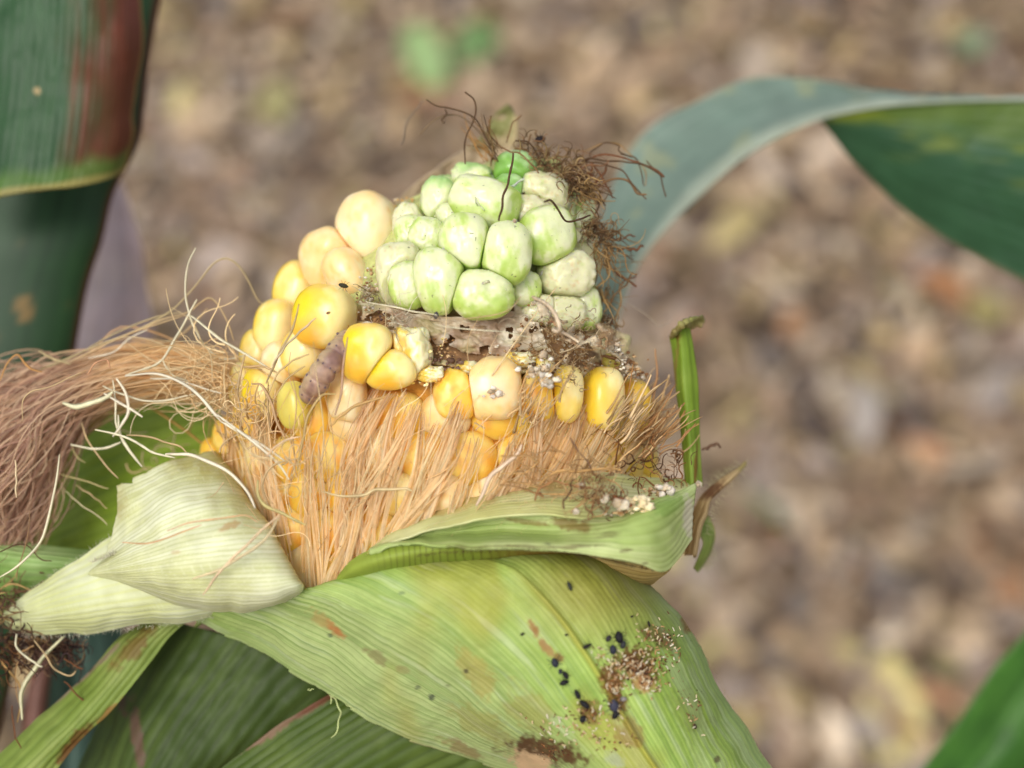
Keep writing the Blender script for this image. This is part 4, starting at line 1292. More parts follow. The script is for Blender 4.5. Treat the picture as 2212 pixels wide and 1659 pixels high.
def front_col(u, v, X, Y):
    o1 = ones(X)
    n = n2(v * 46, u * 1.5, 61, 3); m = n2(X * 0.006, Y * 0.006, 62, 4); fine = n2(v * 190, u * 3, 63, 2)
    c = mixc(lin((144, 174, 64)) * o1, lin((180, 204, 108)) * o1, sstep(0.3, 0.7, n * 0.5 + m * 0.6 - 0.05))
    c = mixc(c, lin((192, 204, 150)) * o1, sstep(0.6, 0.15, v) * sstep(0.1, 0.5, u) * 0.6)
    c = mixc(c, lin((200, 210, 176)) * o1, sstep(0.52, 0.66, n2(v * 44, u * 7, 72, 4)) * 0.35)
    c = mixc(c, lin((112, 150, 66)) * o1, sstep(0.52, 0.62, fine) * 0.35)
    vv = v * 62 + 1.6 * n2(v * 11, u * 0, 64, 2)
    vein = np.abs((vv % 1) - 0.5) * 2
    c = mixc(c, lin((104, 138, 54)) * o1, sstep(0.72, 1.0, vein) * 0.55 * (0.3 + 1.2 * n2(v * 9, u * 2, 69, 2)))
    fl = np.abs(((v * 190 + 2.5 * n2(v * 20, u * 1.5, 74, 2)) % 1) - 0.5) * 2
    c = mixc(c, lin((206, 216, 156)) * o1, sstep(0.6, 1.0, fl) * 0.22)
    # midrib
    c = mixc(c, lin((184, 190, 84)) * o1, np.exp(-((v - 0.60) / 0.009) ** 2) * sstep(0.25, 0.6, u) * 0.9)
    # yellowing zones
    c = mixc(c, lin((176, 152, 46)) * o1, sstep(0.45, 0.7, n2(X * 0.007, Y * 0.005, 65, 3) + 0.30 * np.exp(-((v - 0.5) / 0.13) ** 2) - 0.16) * 0.4)
    c = mixc(c, lin((148, 124, 44)) * o1, sstep(200, 30, np.hypot((X - 1290) * 0.75, Y - 1255)) * 0.6)
    c = mixc(c, lin((156, 176, 130)) * o1, sstep(0.86, 1.0, v) * 0.5)
    for (x, y, rx, ry, a, col, amt, sd) in [
        (722, 1360, 26, 12, -35, (196, 126, 74), 0.9, 1), (690, 1342, 40, 16, -35, (186, 160, 96), 0.7, 2),
        (822, 1412, 22, 12, -30, (146, 138, 92), 0.75, 3), (796, 1398, 16, 9, 0, (146, 138, 92), 0.75, 4),
        (875, 1440, 14, 8, -30, (150, 128, 84), 0.5, 12),
        (1155, 1365, 10, 26, 30, (150, 96, 44), 0.85, 5), (1180, 1400, 9, 30, 35, (160, 116, 70), 0.85, 6),
        (1205, 1420, 13, 16, 30, (130, 84, 44), 0.8, 7),
        (1020, 1440, 26, 80, 30, (176, 150, 76), 0.5, 8), (1140, 1530, 70, 40, -40, (160, 140, 66), 0.4, 9),
        (1385, 1440, 58, 42, -20, (104, 58, 30), 0.95, 10), (1330, 1490, 26, 62, 25, (112, 62, 32), 0.9, 11),
        (1390, 1470, 30, 20, -30, (190, 140, 92), 0.7, 13), (1420, 1375, 44, 20, -30, (112, 84, 50), 0.6, 14),
        (1275, 1540, 24, 34, 30, (110, 66, 34), 0.7, 15), (1360, 1580, 44, 30, -30, (140, 96, 50), 0.6, 16),
        (1480, 1350, 16, 30, 30, (130, 84, 44), 0.8, 17), (1040, 1560, 90, 30, -30, (160, 150, 70), 0.5, 18),
        (1172, 1628, 84, 36, -10, (92, 56, 34), 0.95, 19), (1150, 1652, 62, 30, -20, (224, 192, 148), 1.0, 20),
        (1000, 1615, 60, 14, -25, (150, 120, 80), 0.7, 21), (1490, 1530, 40, 60, 30, (130, 140, 70), 0.4, 22),
        (1330, 1640, 26, 16, -30, (176, 184, 160), 0.6, 23), (935, 1500, 7, 6, 0, (70, 76, 66), 0.8, 24),
        (905, 1480, 6, 5, 0, (70, 76, 66), 0.6, 25), (712, 1375, 6, 6, 0, (86, 100, 76), 0.7, 26), (970, 1478, 8, 6, 0, (96, 100, 66), 0.7, 27),
        (1008, 1447, 6, 7, 0, (64, 60, 50), 0.8, 28), (1545, 1642, 6, 8, 0, (90, 76, 50), 0.8, 29), (870, 1280, 8, 5, 0, (110, 130, 86), 0.7, 30),
    ]:
        c = stain_shade(c, X, Y, x, y, rx, ry, a, col, amt, sd, rag=0.6)
    # pale dry rims
    c = mixc(c, lin((206, 184, 150)) * o1, sstep(0.992, 1.0, v) * 0.9)
    c = mixc(c, lin((196, 176, 140)) * o1, sstep(0.012, 0.0, v) * sstep(0.55, 0.7, u) * 0.9)
    return c


def front_relief(u, v, X, Y):
    fade = sstep(0.05, 0.22, u)
    return (0.012 * np.cos((v * 62 + 1.6 * n2(v * 11, u * 0, 64, 2)) * 2 * np.pi) + 0.05 * (n2(v * 40, u * 1.5, 66, 2) - 0.5)) * (0.3 + 0.7 * fade) \
        + 0.5 * np.exp(-((v - 0.60) / 0.010) ** 2) * sstep(0.2, 0.6, u) + (n2(X * 0.006, Y * 0.006, 67, 3) - 0.5) * 2.2 \
        + (n2(X * 0.02, Y * 0.02, 68, 2) - 0.5) * 0.15 + (n2(X * 0.09, Y * 0.09, 73, 3) - 0.5) * 0.10


fh, FW, FG = leaf('husk_leaf', ribs, 330, 560, front_col, M_husk, ear, relief=front_relief, thick=0.14,
                  keep=lambda u, v, X, Y: (v > 0.007 * n2(u * 30, u * 0, 70, 3) + (0.006 * ((u * 9) % 1))) & (v < 1 - 0.004 * n2(u * 40, u * 0, 71, 2)),
                  label='broad light green front husk, stained and eaten, hanging down')


def vein_col(base, light, dark, nv, seed, stains_and_shade=(), rim=None, cross=0.0):
    def f(u, v, X, Y):
        o1 = ones(X)
        n = n2(v * nv * 0.8, u * 1.3, seed, 3); m = n2(X * 0.012, Y * 0.012, seed + 1, 3)
        c = mixc(lin(base) * o1, lin(light) * o1, sstep(0.35, 0.7, n * 0.5 + m * 0.5))
        w = np.abs(((v * nv + 0.4 * n2(v * 7, u * 0, seed + 5, 2)) % 1) - 0.5) * 2
        c = mixc(c, lin(dark) * o1, sstep(0.55, 0.0, w) * 0.55)
        if cross:
            q = np.abs(((u * 60 + 3 * n2(v * nv, u * 2, seed + 3, 1)) % 1) - 0.5) * 2
            c = mixc(c, lin(light) * o1, sstep(0.8, 1.0, q) * cross)
        for s in stains_and_shade:
            c = stain_shade(c, X, Y, *s)
        if rim is not None:
            e = np.minimum(v, 1 - v)
            c = mixc(c, lin(rim) * o1, sstep(0.03, 0.0, e) * 0.8)
        return c
    return f


def vein_rel(nv, amp, seed, big=1.0):
    return lambda u, v, X, Y: amp * 0.45 * np.cos((v * nv + 0.4 * n2(v * 7, u * 0, seed + 5, 2)) * 2 * np.pi) + (n2(X * 0.01, Y * 0.01, seed, 3) - 0.5) * big


# cream husk with its point to the left
H2 = [
    [(455, 975, 6), (400, 985, 8), (350, 998, 9), (310, 1020, 9), (275, 1034, 8), (246, 1050, 7)],
    [(492, 1030, 11), (430, 1025, 13), (370, 1040, 13), (310, 1070, 12), (272, 1090, 11), (248, 1108, 9)],
    [(525, 1080, 15), (450, 1080, 17), (380, 1095, 17), (320, 1130, 15), (270, 1162, 12), (222, 1200, 9)],
    [(565, 1130, 18), (480, 1135, 20), (400, 1150, 19), (320, 1180, 17), (250, 1210, 13), (195, 1233, 9)],
    [(605, 1190, 20), (510, 1195, 22), (420, 1205, 21), (330, 1220, 18), (255, 1232, 14), (190, 1240, 9)],
    [(632, 1250, 21), (540, 1255, 22), (440, 1255, 21), (340, 1252, 18), (260, 1248, 13), (192, 1243, 9)],
    [(640, 1272, 20), (560, 1300, 20), (450, 1298, 19), (350, 1280, 16), (265, 1258, 12), (195, 1246, 8.5)],
    [(606, 1298, 17), (540, 1318, 16), (470, 1322, 15), (370, 1300, 13), (280, 1268, 10), (200, 1250, 8)],
]
H2 = [[(r[0][0] + 14, r[0][1] + 2, r[0][2] - 5)] + r for r in H2]
leaf('husk_leaf', H2, 150, 260, vein_col((212, 214, 158), (236, 238, 206), (192, 196, 126), 42, 80,
     stains_and_shade=[(500, 1140, 26, 8, 20, (196, 150, 90), 0.6, 81), (390, 1195, 14, 6, 0, (204, 180, 130), 0.6, 82),
             (230, 1070, 40, 60, 0, (190, 176, 112), 0.5, 83), (470, 1000, 90, 40, 0, (196, 190, 104), 0.6, 84)], cross=0.45),
     M_husk, ear, relief=vein_rel(30, 0.035, 85, 1.6), thick=0.2,
     keep=lambda u, v, X, Y: (u < 1 - 0.025 * sstep(0.5, 0.0, v) * (n2(v * 14, v * 0, 86, 2)) * 2) & (v > 0.006 * n2(u * 20, u * 0, 87, 2)) & ~((Y < 1043) & (X < 285) & (X > 262)),
     label='cream coloured inner husk curling left beside the silk')
H3 = [
    [(320, 1120, 6), (240, 1162, 7), (180, 1203, 7), (110, 1248, 6), (50, 1292, 5), (12, 1322, 4)],
    [(380, 1200, 9), (280, 1222, 10), (200, 1250, 9.5), (120, 1280, 8), (60, 1308, 6), (8, 1330, 4)],
    [(440, 1270, 10), (330, 1285, 11), (230, 1300, 10.5), (140, 1315, 9), (70, 1328, 6.5), (8, 1338, 4)],
    [(480, 1310, 9), (360, 1325, 10), (250, 1335, 9.5), (150, 1345, 8), (75, 1348, 6), (14, 1350, 4)],
    [(490, 1326, 7), (390, 1340, 7.5), (280, 1355, 7.5), (170, 1367, 6), (90, 1373, 5), (33, 1363, 3.5)],
]
o3, W3, G3 = leaf('husk_leaf', H3, 120, 180, vein_col((204, 208, 152), (222, 226, 190), (214, 218, 142), 12, 90, cross=0.35),
                  M_husk, ear, relief=vein_rel(12, 0.05, 95, 1.2), thick=0.2, label='pale downy husk with blunt tip at the far left')

# inner right husk: upper band, flap, shaded underside, brown lobe
A = [
    [(796, 1194, 18), (850, 1146, 17.5), (900, 1122, 17), (962, 1092, 17), (1060, 1060, 17), (1160, 1036, 16), (1280, 1024, 14), (1400, 1030, 9), (1490, 1040, 5)],
    [(799, 1193, 20), (856, 1158, 20), (910, 1136, 20), (975, 1112, 20), (1070, 1086, 20), (1170, 1072, 20), (1290, 1070, 18), (1400, 1070, 13), (1490, 1060, 9)],
    [(802, 1192, 21.5), (862, 1170, 22), (918, 1152, 22), (990, 1133, 22.5), (1085, 1114, 23), (1180, 1109, 23), (1290, 1121, 21), (1390, 1115, 17), (1480, 1085, 12)],
]
brs = [(1000, 1090, 100, 16, 15, (196, 160, 90), 0.5, 101), (1150, 1050, 120, 12, 5, (176, 130, 66), 0.6, 102), (1220, 1060, 60, 14, 0, (190, 150, 80), 0.5, 103)]
leaf('husk_leaf', A, 200, 70, vein_col((210, 212, 142), (230, 230, 178), (190, 194, 116), 12, 100, stains_and_shade=brs), M_husk, ear,
     relief=vein_rel(12, 0.07, 105, 0.8), thick=0.25, label='inner husk edge running under the silk, pale green')
Cf = [
    [(800, 1190, 20), (862, 1168, 20.5), (918, 1150, 20.5), (990, 1131, 21), (1085, 1111, 21), (1180, 1106, 21), (1270, 1120, 21), (1350, 1114, 22), (1430, 1076, 20), (1500, 1043, 15)],
    [(800, 1191, 21), (865, 1174, 20.5), (925, 1162, 20.5), (1000, 1152, 20.5), (1088, 1146, 20.5), (1190, 1152, 22), (1290, 1148, 24), (1370, 1133, 24.5), (1440, 1104, 22), (1505, 1060, 16)],
    [(800, 1192, 22), (868, 1178, 22.5), (930, 1176, 23), (1005, 1174, 24), (1090, 1174, 24.5), (1198, 1176, 25.5), (1300, 1184, 26), (1380, 1190, 25), (1440, 1180, 22), (1500, 1110, 16)],
    [(800, 1193, 22), (868, 1181, 23), (930, 1181, 24), (1010, 1185, 25), (1092, 1188, 25.5), (1200, 1190, 26), (1305, 1200, 26), (1378, 1216, 25), (1435, 1232, 22), (1495, 1165, 16)],
]
dkc = (110, 96, 60)
leaf('husk_leaf', Cf, 220, 120, vein_col((174, 194, 112), (206, 216, 152), (160, 180, 96), 11, 110,
     stains_and_shade=[(1230, 1135, 60, 16, -10, (120, 84, 34), 0.75, 111), (1130, 1125, 60, 8, -10, (130, 96, 40), 0.6, 112),  # brown streaks: shadow between inner band and flap, painted into the colour
             (1450, 1090, 50, 20, 30, (120, 160, 60), 0.5, 113), (1150, 1183, 200, 3, 0, dkc, 0.7, 114),
             (1350, 1190, 16, 4, 10, dkc, 0.8, 115), (1185, 1177, 12, 5, 0, (96, 100, 70), 0.7, 116), (1390, 1215, 8, 4, 0, dkc, 0.8, 117),
             (1315, 1160, 26, 8, 10, (120, 116, 70), 0.6, 118), (1490, 1120, 14, 60, 0, (216, 208, 186), 0.8, 119)]),
     M_husk, ear, relief=vein_rel(11, 0.05, 120, 1.0), thick=0.3, label='twisted green husk flap with a dark fringed lower edge')
Bs = [
    [(738, 1236, 19), (762, 1210, 20.5), (800, 1190, 21.5), (868, 1178, 22.5), (930, 1178, 23), (1010, 1180, 23.5), (1100, 1182, 23.5), (1200, 1184, 22), (1300, 1194, 18), (1400, 1215, 12)],
    [(728, 1254, 18.5), (765, 1234, 21), (810, 1218, 22.5), (870, 1205, 23), (930, 1200, 22.5), (1010, 1198, 22), (1100, 1198, 21.5), (1200, 1200, 19.5), (1300, 1214, 15), (1400, 1240, 9)],
    [(730, 1275, 16), (770, 1268, 17), (815, 1258, 18), (872, 1248, 18), (935, 1238, 18), (1012, 1228, 18), (1102, 1222, 18), (1200, 1222, 17), (1300, 1240, 13), (1400, 1270, 7)],
]


def under_col(u, v, X, Y):
    o1 = ones(X); w = np.abs(((u * 42 + 0.8 * n2(u * 8, v, 130, 2)) % 1) - 0.5) * 2
    c = mixc(lin((150, 168, 66)) * o1, lin((96, 92, 40)) * o1, sstep(0.35, 0.0, w) * sstep(0.15, 0.4, u) * 0.8)
    return mixc(c, lin((150, 104, 44)) * o1, sstep(0.55, 0.75, u) * 0.8)


leaf('husk_leaf', Bs, 220, 40, under_col, M_husk, ear, thick=0.25, label='striped green husk underside below the flap')
Dl = [
    [(1180, 1185, 17), (1250, 1186, 18), (1320, 1200, 17), (1390, 1215, 15), (1450, 1226, 11)],
    [(1200, 1195, 16), (1270, 1205, 18), (1330, 1222, 18), (1390, 1235, 15), (1440, 1236, 11)],
    [(1230, 1215, 13), (1290, 1228, 15), (1340, 1245, 15.5), (1385, 1256, 13), (1425, 1246, 10)],
    [(1260, 1240, 9), (1310, 1250, 11), (1350, 1260, 11), (1390, 1266, 9.5), (1410, 1258, 8)],
]
leaf('husk_leaf', Dl, 90, 60, vein_col((176, 148, 74), (206, 180, 112), (140, 104, 44), 10, 140), M_husk, ear,
     relief=vein_rel(10, 0.05, 141, 0.5), thick=0.25, label='tan brown husk lobe tucked under the flap')

# upright narrow husk stub
U1 = [
    [(1449, 728, 4), (1455, 760, 4.5), (1462, 830, 5), (1470, 900, 5.5), (1477, 980, 6), (1482, 1050, 6)],
    [(1468, 714, 5), (1476, 760, 6), (1480, 830, 6.6), (1487, 900, 7), (1493, 980, 7.5), (1496, 1050, 7.5)],
    [(1486, 704, 4), (1495, 760, 5), (1504, 830, 5.4), (1507, 900, 5.8), (1510, 980, 6), (1514, 1050, 6)],
]
leaf('husk_stub', U1, 120, 40, vein_col((122, 150, 44), (150, 172, 74), (112, 136, 44), 4, 150,
     stains_and_shade=[(1468, 735, 7, 22, 0, (112, 64, 34), 0.8, 151), (1500, 1010, 3, 60, -3, (120, 84, 34), 0.9, 152), (1455, 870, 5, 140, -6, (150, 116, 70), 0.7, 153)],
     rim=(150, 104, 64)), M_husk, ear, relief=vein_rel(4, 0.08, 154, 0.4), thick=0.5, label='narrow upright green husk stub at right')
U2 = [[(1446, 728, 4), (1462, 716, 6), (1480, 704, 6), (1495, 694, 4)], [(1452, 718, 6), (1466, 706, 8), (1484, 694, 8), (1506, 686, 6)],
      [(1468, 712, 3), (1482, 700, 4), (1498, 690, 5), (1520, 686, 4)], [(1480, 706, 2), (1494, 702, 2), (1508, 700, 3), (1520, 696, 3)]]
leaf('stub_tip', U2, 30, 20, vein_col((150, 150, 84), (196, 176, 120), (120, 90, 54), 5, 160), M_husk, ear,
     relief=lambda u, v, X, Y: (n2(X * 0.1, Y * 0.1, 161, 3) - 0.5) * 1.6, thick=0.3)
# pointed hairy bract behind
U3 = [
    [(1612, 998, 0), (1580, 1022, 2), (1545, 1046, 3), (1520, 1066, 4), (1500, 1100, 4), (1490, 1140, 4), (1480, 1200, 3)],
    [(1611, 1002, 0), (1583, 1030, 3), (1552, 1058, 4), (1532, 1080, 5), (1524, 1110, 6), (1512, 1136, 6), (1500, 1200, 5)],
    [(1610, 1004, 0), (1584, 1032, 2), (1552, 1060, 3), (1530, 1084, 4), (1522, 1114, 4), (1512, 1146, 4), (1500, 1205, 3)],
]
o5, W5, G5 = leaf('husk_leaf', U3, 90, 30, vein_col((172, 146, 100), (196, 170, 124), (120, 88, 54), 4, 170,
     stains_and_shade=[(1540, 1060, 30, 12, 35, (96, 56, 26), 0.9, 171), (1600, 1008, 20, 10, 35, (150, 140, 70), 0.7, 172)]), M_husk, ear,
     relief=vein_rel(4, 0.1, 173, 0.6), thick=0.3, label='small pointed brown husk with downy edge at right')
U4 = [[(1500, 1140, 2), (1520, 1170, 2), (1512, 1200, 2), (1500, 1228, 1)], [(1515, 1130, 1), (1536, 1160, 1), (1526, 1195, 1), (1506, 1235, 0)],
      [(1530, 1115, 0), (1542, 1150, 0), (1536, 1185, 0), (1512, 1230, 0)]]
leaf('husk_leaf', U4, 40, 24, vein_col((120, 140, 60), (150, 166, 86), (90, 100, 50), 5, 180), M_husk, ear, thick=0.3,
     label='small green husk scrap below the pointed one')

# lower husks in the shade
Sf = [
    [(350, 1320, 1), (262, 1378, 2), (185, 1460, 3), (98, 1540, 4), (0, 1625, 4), (-70, 1690, 4)],
    [(385, 1320, 4), (300, 1390, 5), (230, 1480, 6), (150, 1570, 7), (60, 1660, 7), (0, 1720, 7)],
    [(432, 1322, 3), (372, 1370, 4), (322, 1435, 5), (245, 1530, 6), (172, 1600, 6), (90, 1700, 6)],
]
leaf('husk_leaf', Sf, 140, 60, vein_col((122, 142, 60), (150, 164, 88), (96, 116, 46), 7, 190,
     stains_and_shade=[(290, 1400, 70, 18, 45, (120, 90, 44), 0.8, 191), (180, 1465, 110, 6, 42, (150, 128, 110), 0.9, 192), (60, 1560, 110, 6, 42, (170, 150, 130), 0.9, 196),
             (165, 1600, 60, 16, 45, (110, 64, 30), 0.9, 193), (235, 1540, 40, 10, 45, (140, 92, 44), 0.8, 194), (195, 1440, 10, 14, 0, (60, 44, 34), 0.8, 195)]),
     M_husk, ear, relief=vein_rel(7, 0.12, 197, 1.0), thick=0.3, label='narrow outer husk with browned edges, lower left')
g6 = [
    [(330, 1330, -3), (270, 1430, -3), (225, 1520, -3), (180, 1620, -3), (130, 1740, -3)],
    [(480, 1370, 2), (420, 1450, 2), (360, 1540, 2), (310, 1640, 2), (270, 1740, 2)],
    [(640, 1420, 2), (570, 1500, 3), (500, 1590, 3), (440, 1670, 3), (390, 1740, 3)],
    [(800, 1500, -2), (710, 1570, 0), (630, 1630, 0), (560, 1690, 0), (520, 1750, 0)],
]
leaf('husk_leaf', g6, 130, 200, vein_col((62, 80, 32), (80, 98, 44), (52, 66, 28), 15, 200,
     stains_and_shade=[(300, 1590, 14, 80, 10, (110, 80, 70), 0.8, 201), (262, 1500, 10, 60, 10, (96, 66, 56), 0.7, 202)]), M_husk, ear,
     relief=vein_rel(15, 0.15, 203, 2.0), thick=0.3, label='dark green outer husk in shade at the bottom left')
g7 = [
    [(760, 1478, 3), (715, 1502, 4), (610, 1560, 5), (540, 1612, 5), (470, 1665, 5), (380, 1740, 5)],
    [(880, 1540, 6), (840, 1570, 7), (760, 1620, 7), (700, 1660, 7), (640, 1700, 7), (560, 1760, 7)],
    [(1150, 1600, 4), (1090, 1650, 5), (1000, 1690, 5), (930, 1720, 5), (880, 1750, 5), (800, 1790, 5)],
]
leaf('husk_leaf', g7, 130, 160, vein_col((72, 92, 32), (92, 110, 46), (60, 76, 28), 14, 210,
     stains_and_shade=[(600, 1570, 160, 13, 30, (134, 104, 84), 0.9, 211), (690, 1520, 60, 9, 30, (112, 70, 50), 0.9, 212)]), M_husk, ear,
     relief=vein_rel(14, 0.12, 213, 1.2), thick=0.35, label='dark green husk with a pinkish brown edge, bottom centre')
g8 = [
    [(470, 850, -16), (350, 862, -16), (220, 885, -16), (90, 960, -16), (0, 1040, -16)],
    [(480, 950, -10), (350, 980, -11), (210, 1030, -12), (80, 1110, -13), (-20, 1180, -14)],
    [(470, 1060, -7), (330, 1100, -8), (200, 1150, -9), (80, 1190, -10), (-30, 1240, -11)],
    [(460, 1200, -6), (330, 1220, -7), (200, 1240, -8), (80, 1260, -9), (-30, 1300, -10)],
]
leaf('husk_leaf', g8, 80, 120, vein_col((138, 166, 44), (158, 184, 70), (118, 146, 40), 12, 220), M_husk, ear,
     relief=vein_rel(12, 0.1, 221, 1.5), thick=0.35, label='olive green husk behind the silk beard')
g9 = [
    [(300, 1200, -2), (220, 1196, 0), (140, 1186, 1), (60, 1172, 1), (-40, 1160, 0)],
    [(290, 1240, 0), (210, 1226, 3), (130, 1216, 4), (50, 1208, 4), (-40, 1200, 3)],
    [(260, 1290, -2), (190, 1270, 1), (110, 1268, 2), (40, 1270, 2), (-40, 1275, 1)],
    [(240, 1330, -4), (170, 1320, -3), (100, 1320, -2), (30, 1325, -2), (-40, 1340, -2)],
]
leaf('husk_leaf', g9, 80, 90, vein_col((134, 166, 86), (172, 196, 130), (104, 140, 64), 12, 230), M_husk, ear,
     relief=vein_rel(12, 0.1, 231, 0.8), thick=0.3, label='light green husk behind the downy tip at far left')
# dried husk point behind the tip of the ear
hb = [
    [(850, 440, -8), (930, 372, -10), (1010, 318, -12), (1056, 275, -13), (1075, 240, -13), (1096, 224, -13)],
    [(930, 480, -10), (990, 410, -12), (1050, 350, -13), (1078, 300, -14), (1092, 262, -14), (1106, 234, -14)],
    [(1040, 520, -12), (1080, 440, -13), (1098, 380, -13), (1108, 320, -13), (1116, 286, -13), (1122, 258, -13)],
]


def hb_col(u, v, X, Y):
    o1 = ones(X)
    c = mixc(lin((176, 152, 118)) * o1, lin((196, 176, 146)) * o1, n2(v * 14, u * 2, 240, 3))
    c = mixc(c, lin((142, 142, 88)) * o1, sstep(330, 290, Y) * sstep(0.3, 0.6, n2(X * .04, Y * .04, 241, 2) + 0.2))
    return mixc(c, lin((206, 184, 140)) * o1, sstep(0.7, 1.0, v) * sstep(340, 300, Y) * 0.8)


leaf('husk_leaf', hb, 90, 60, hb_col, M_husk, ear, relief=lambda u, v, X, Y: (n2(X * 0.03, Y * 0.03, 242, 3) - 0.5) * 2.5, thick=0.3,
     label='dry beige husk point standing behind the ear tip')


def fuzz(name, lines, parent, col, n, ln, wd=0.9):
    """fine down along lines of (x, y, d, outward degrees)"""
    parts = []
    for L in lines:
        q = catmull(np.array(L, float), n)
        t = np.linspace(0, 1, 5)[None]
        a = np.radians(q[:, 3:4] + rng.normal(0, 22, (n, 1))) + rng.normal(0, 0.5, (n, 1)) * t
        le = ln * rng.uniform(0.3, 1.2, (n, 1))
        x = q[:, 0:1] + np.cos(a) * le * t + rng.normal(0, 2, (n, 1)); y = q[:, 1:2] - np.sin(a) * le * t + rng.normal(0, 1.5, (n, 1))
        Pt = P(x, y, q[:, 2:3] + rng.normal(0, 1, (n, 1)) * t)
        w = px(wd, 5) * np.ones((n, 5)) * (1.1 - t)
        parts.append(strands_mesh(Pt, w, 1.0, rng.uniform(-1, 1, n), np.ones((n, 5, 3)) * lin(col)))
    v, f, c = merge(parts)
    centred(name, v, f, parent, cols=c, mat=M_silk, props={'kind': 'stuff'})


fuzz('downy_hair', [
    [(300, 1130, 7, 140), (240, 1162, 7, 140), (180, 1203, 7, 135), (110, 1248, 6, 135), (50, 1292, 5, 140), (10, 1330, 4, 180)],
    [(480, 1328, 8, 280), (390, 1340, 8, 280), (280, 1355, 8, 275), (170, 1367, 7, 270), (90, 1373, 6, 265), (33, 1363, 4, 240)],
    [(200, 1215, 11, 120), (250, 1195, 12, 120)],
], ear, (226, 222, 200), 150, 14, 0.8)
fuzz('downy_hair', [
    [(1612, 1000, 0, 40), (1585, 1036, 2, -30), (1558, 1066, 3, -35), (1538, 1092, 4, -35), (1532, 1118, 4, -20), (1522, 1150, 4, -30)],
    [(1600, 1004, 0, 150), (1560, 1030, 2, 140), (1530, 1056, 3, 130)],
    [(1536, 1185, 0, -20), (1516, 1225, 0, -40)],
], ear, (190, 180, 140), 70, 26, 0.8)
fuzz('edge_fringe', [
    [(900, 1198, 25, 265), (1000, 1190, 25.5, 265), (1100, 1186, 26, 265), (1200, 1188, 26, 262), (1300, 1206, 26, 258), (1375, 1222, 25, 255), (1440, 1232, 21, 260)],
], ear, (90, 72, 40), 360, 7, 1.2)
fuzz('edge_fringe', [
    [(1405, 1270, 9, 20), (1478, 1350, 13, 30), (1530, 1430, 14, 30), (1580, 1520, 15, 30), (1650, 1640, 15, 30)],
], ear, (150, 130, 90), 120, 6, 0.8)
# threads hanging from the front husk edge
for pts in (z7([(0, 0)]),):
    pass


def zb(l): return [(426.7 + x * .2932, 1172.6 + y * .2932) for x, y in l]


for pts, w in ((zb([(970, 1120), (1020, 1180), (1045, 1240), (1030, 1330), (1010, 1400), (975, 1450)]), 3.5),
               (zb([(980, 1130), (985, 1160), (980, 1195)]), 3), (zb([(1090, 1180), (1130, 1220), (1175, 1232)]), 3), (zb([(820, 1075), (860, 1070)]), 2)):
    curve_strand(pts, 20, 20, w, (196, 206, 140), name='husk_thread', mat=M_husk, wig=0.0001)
# fine vein-hair on silk skirt: short glinting hairs
fuzz('silk_hair', [[(520 + 30 * k, 1000 + (k % 5) * 50, 22, 60), (700 + 30 * k, 1100 - (k % 4) * 50, 22.5, 50)] for k in range(22)], ear, (240, 214, 160), 60, 7, 0.7)

# white crumbs caught in the right husk
crumbs('frass_crumbs', [
    (1376, 1088, 30, 22, 23, 26, 15, [(236, 220, 180), (226, 206, 160)]), (1345, 1095, 20, 16, 24, 12, 14, WHT), (1430, 1056, 24, 14, 19, 20, 12, WHT + [(196, 170, 130)]),
    (1310, 1076, 8, 8, 25, 4, 13, WHT), (1256, 1050, 14, 8, 23, 6, 10, WHT), (1246, 1102, 8, 6, 25, 4, 10, WHT), (1335, 1105, 30, 14, 23, 20, 9, WHT + BRN),
    (1510, 1046, 8, 6, 10, 6, 10, WHT), (1166, 1068, 6, 6, 24, 6, 8, BRN), (1400, 1060, 30, 18, 19, 40, 6, BRN),
], ear, M_debris, kind='stuff')


# frass and cast skins on the front husk
def husk_pt(x, y, up=0.3):
    """nearest point of the front husk under picture place x, y, raised by up mm toward the lens"""
    g = FG.reshape(-1, 3); i = np.argmin((g[:, 0] - x) ** 2 + (g[:, 1] - y) ** 2)
    return FW.reshape(-1, 3)[i] - FWD * (up * 0.001)


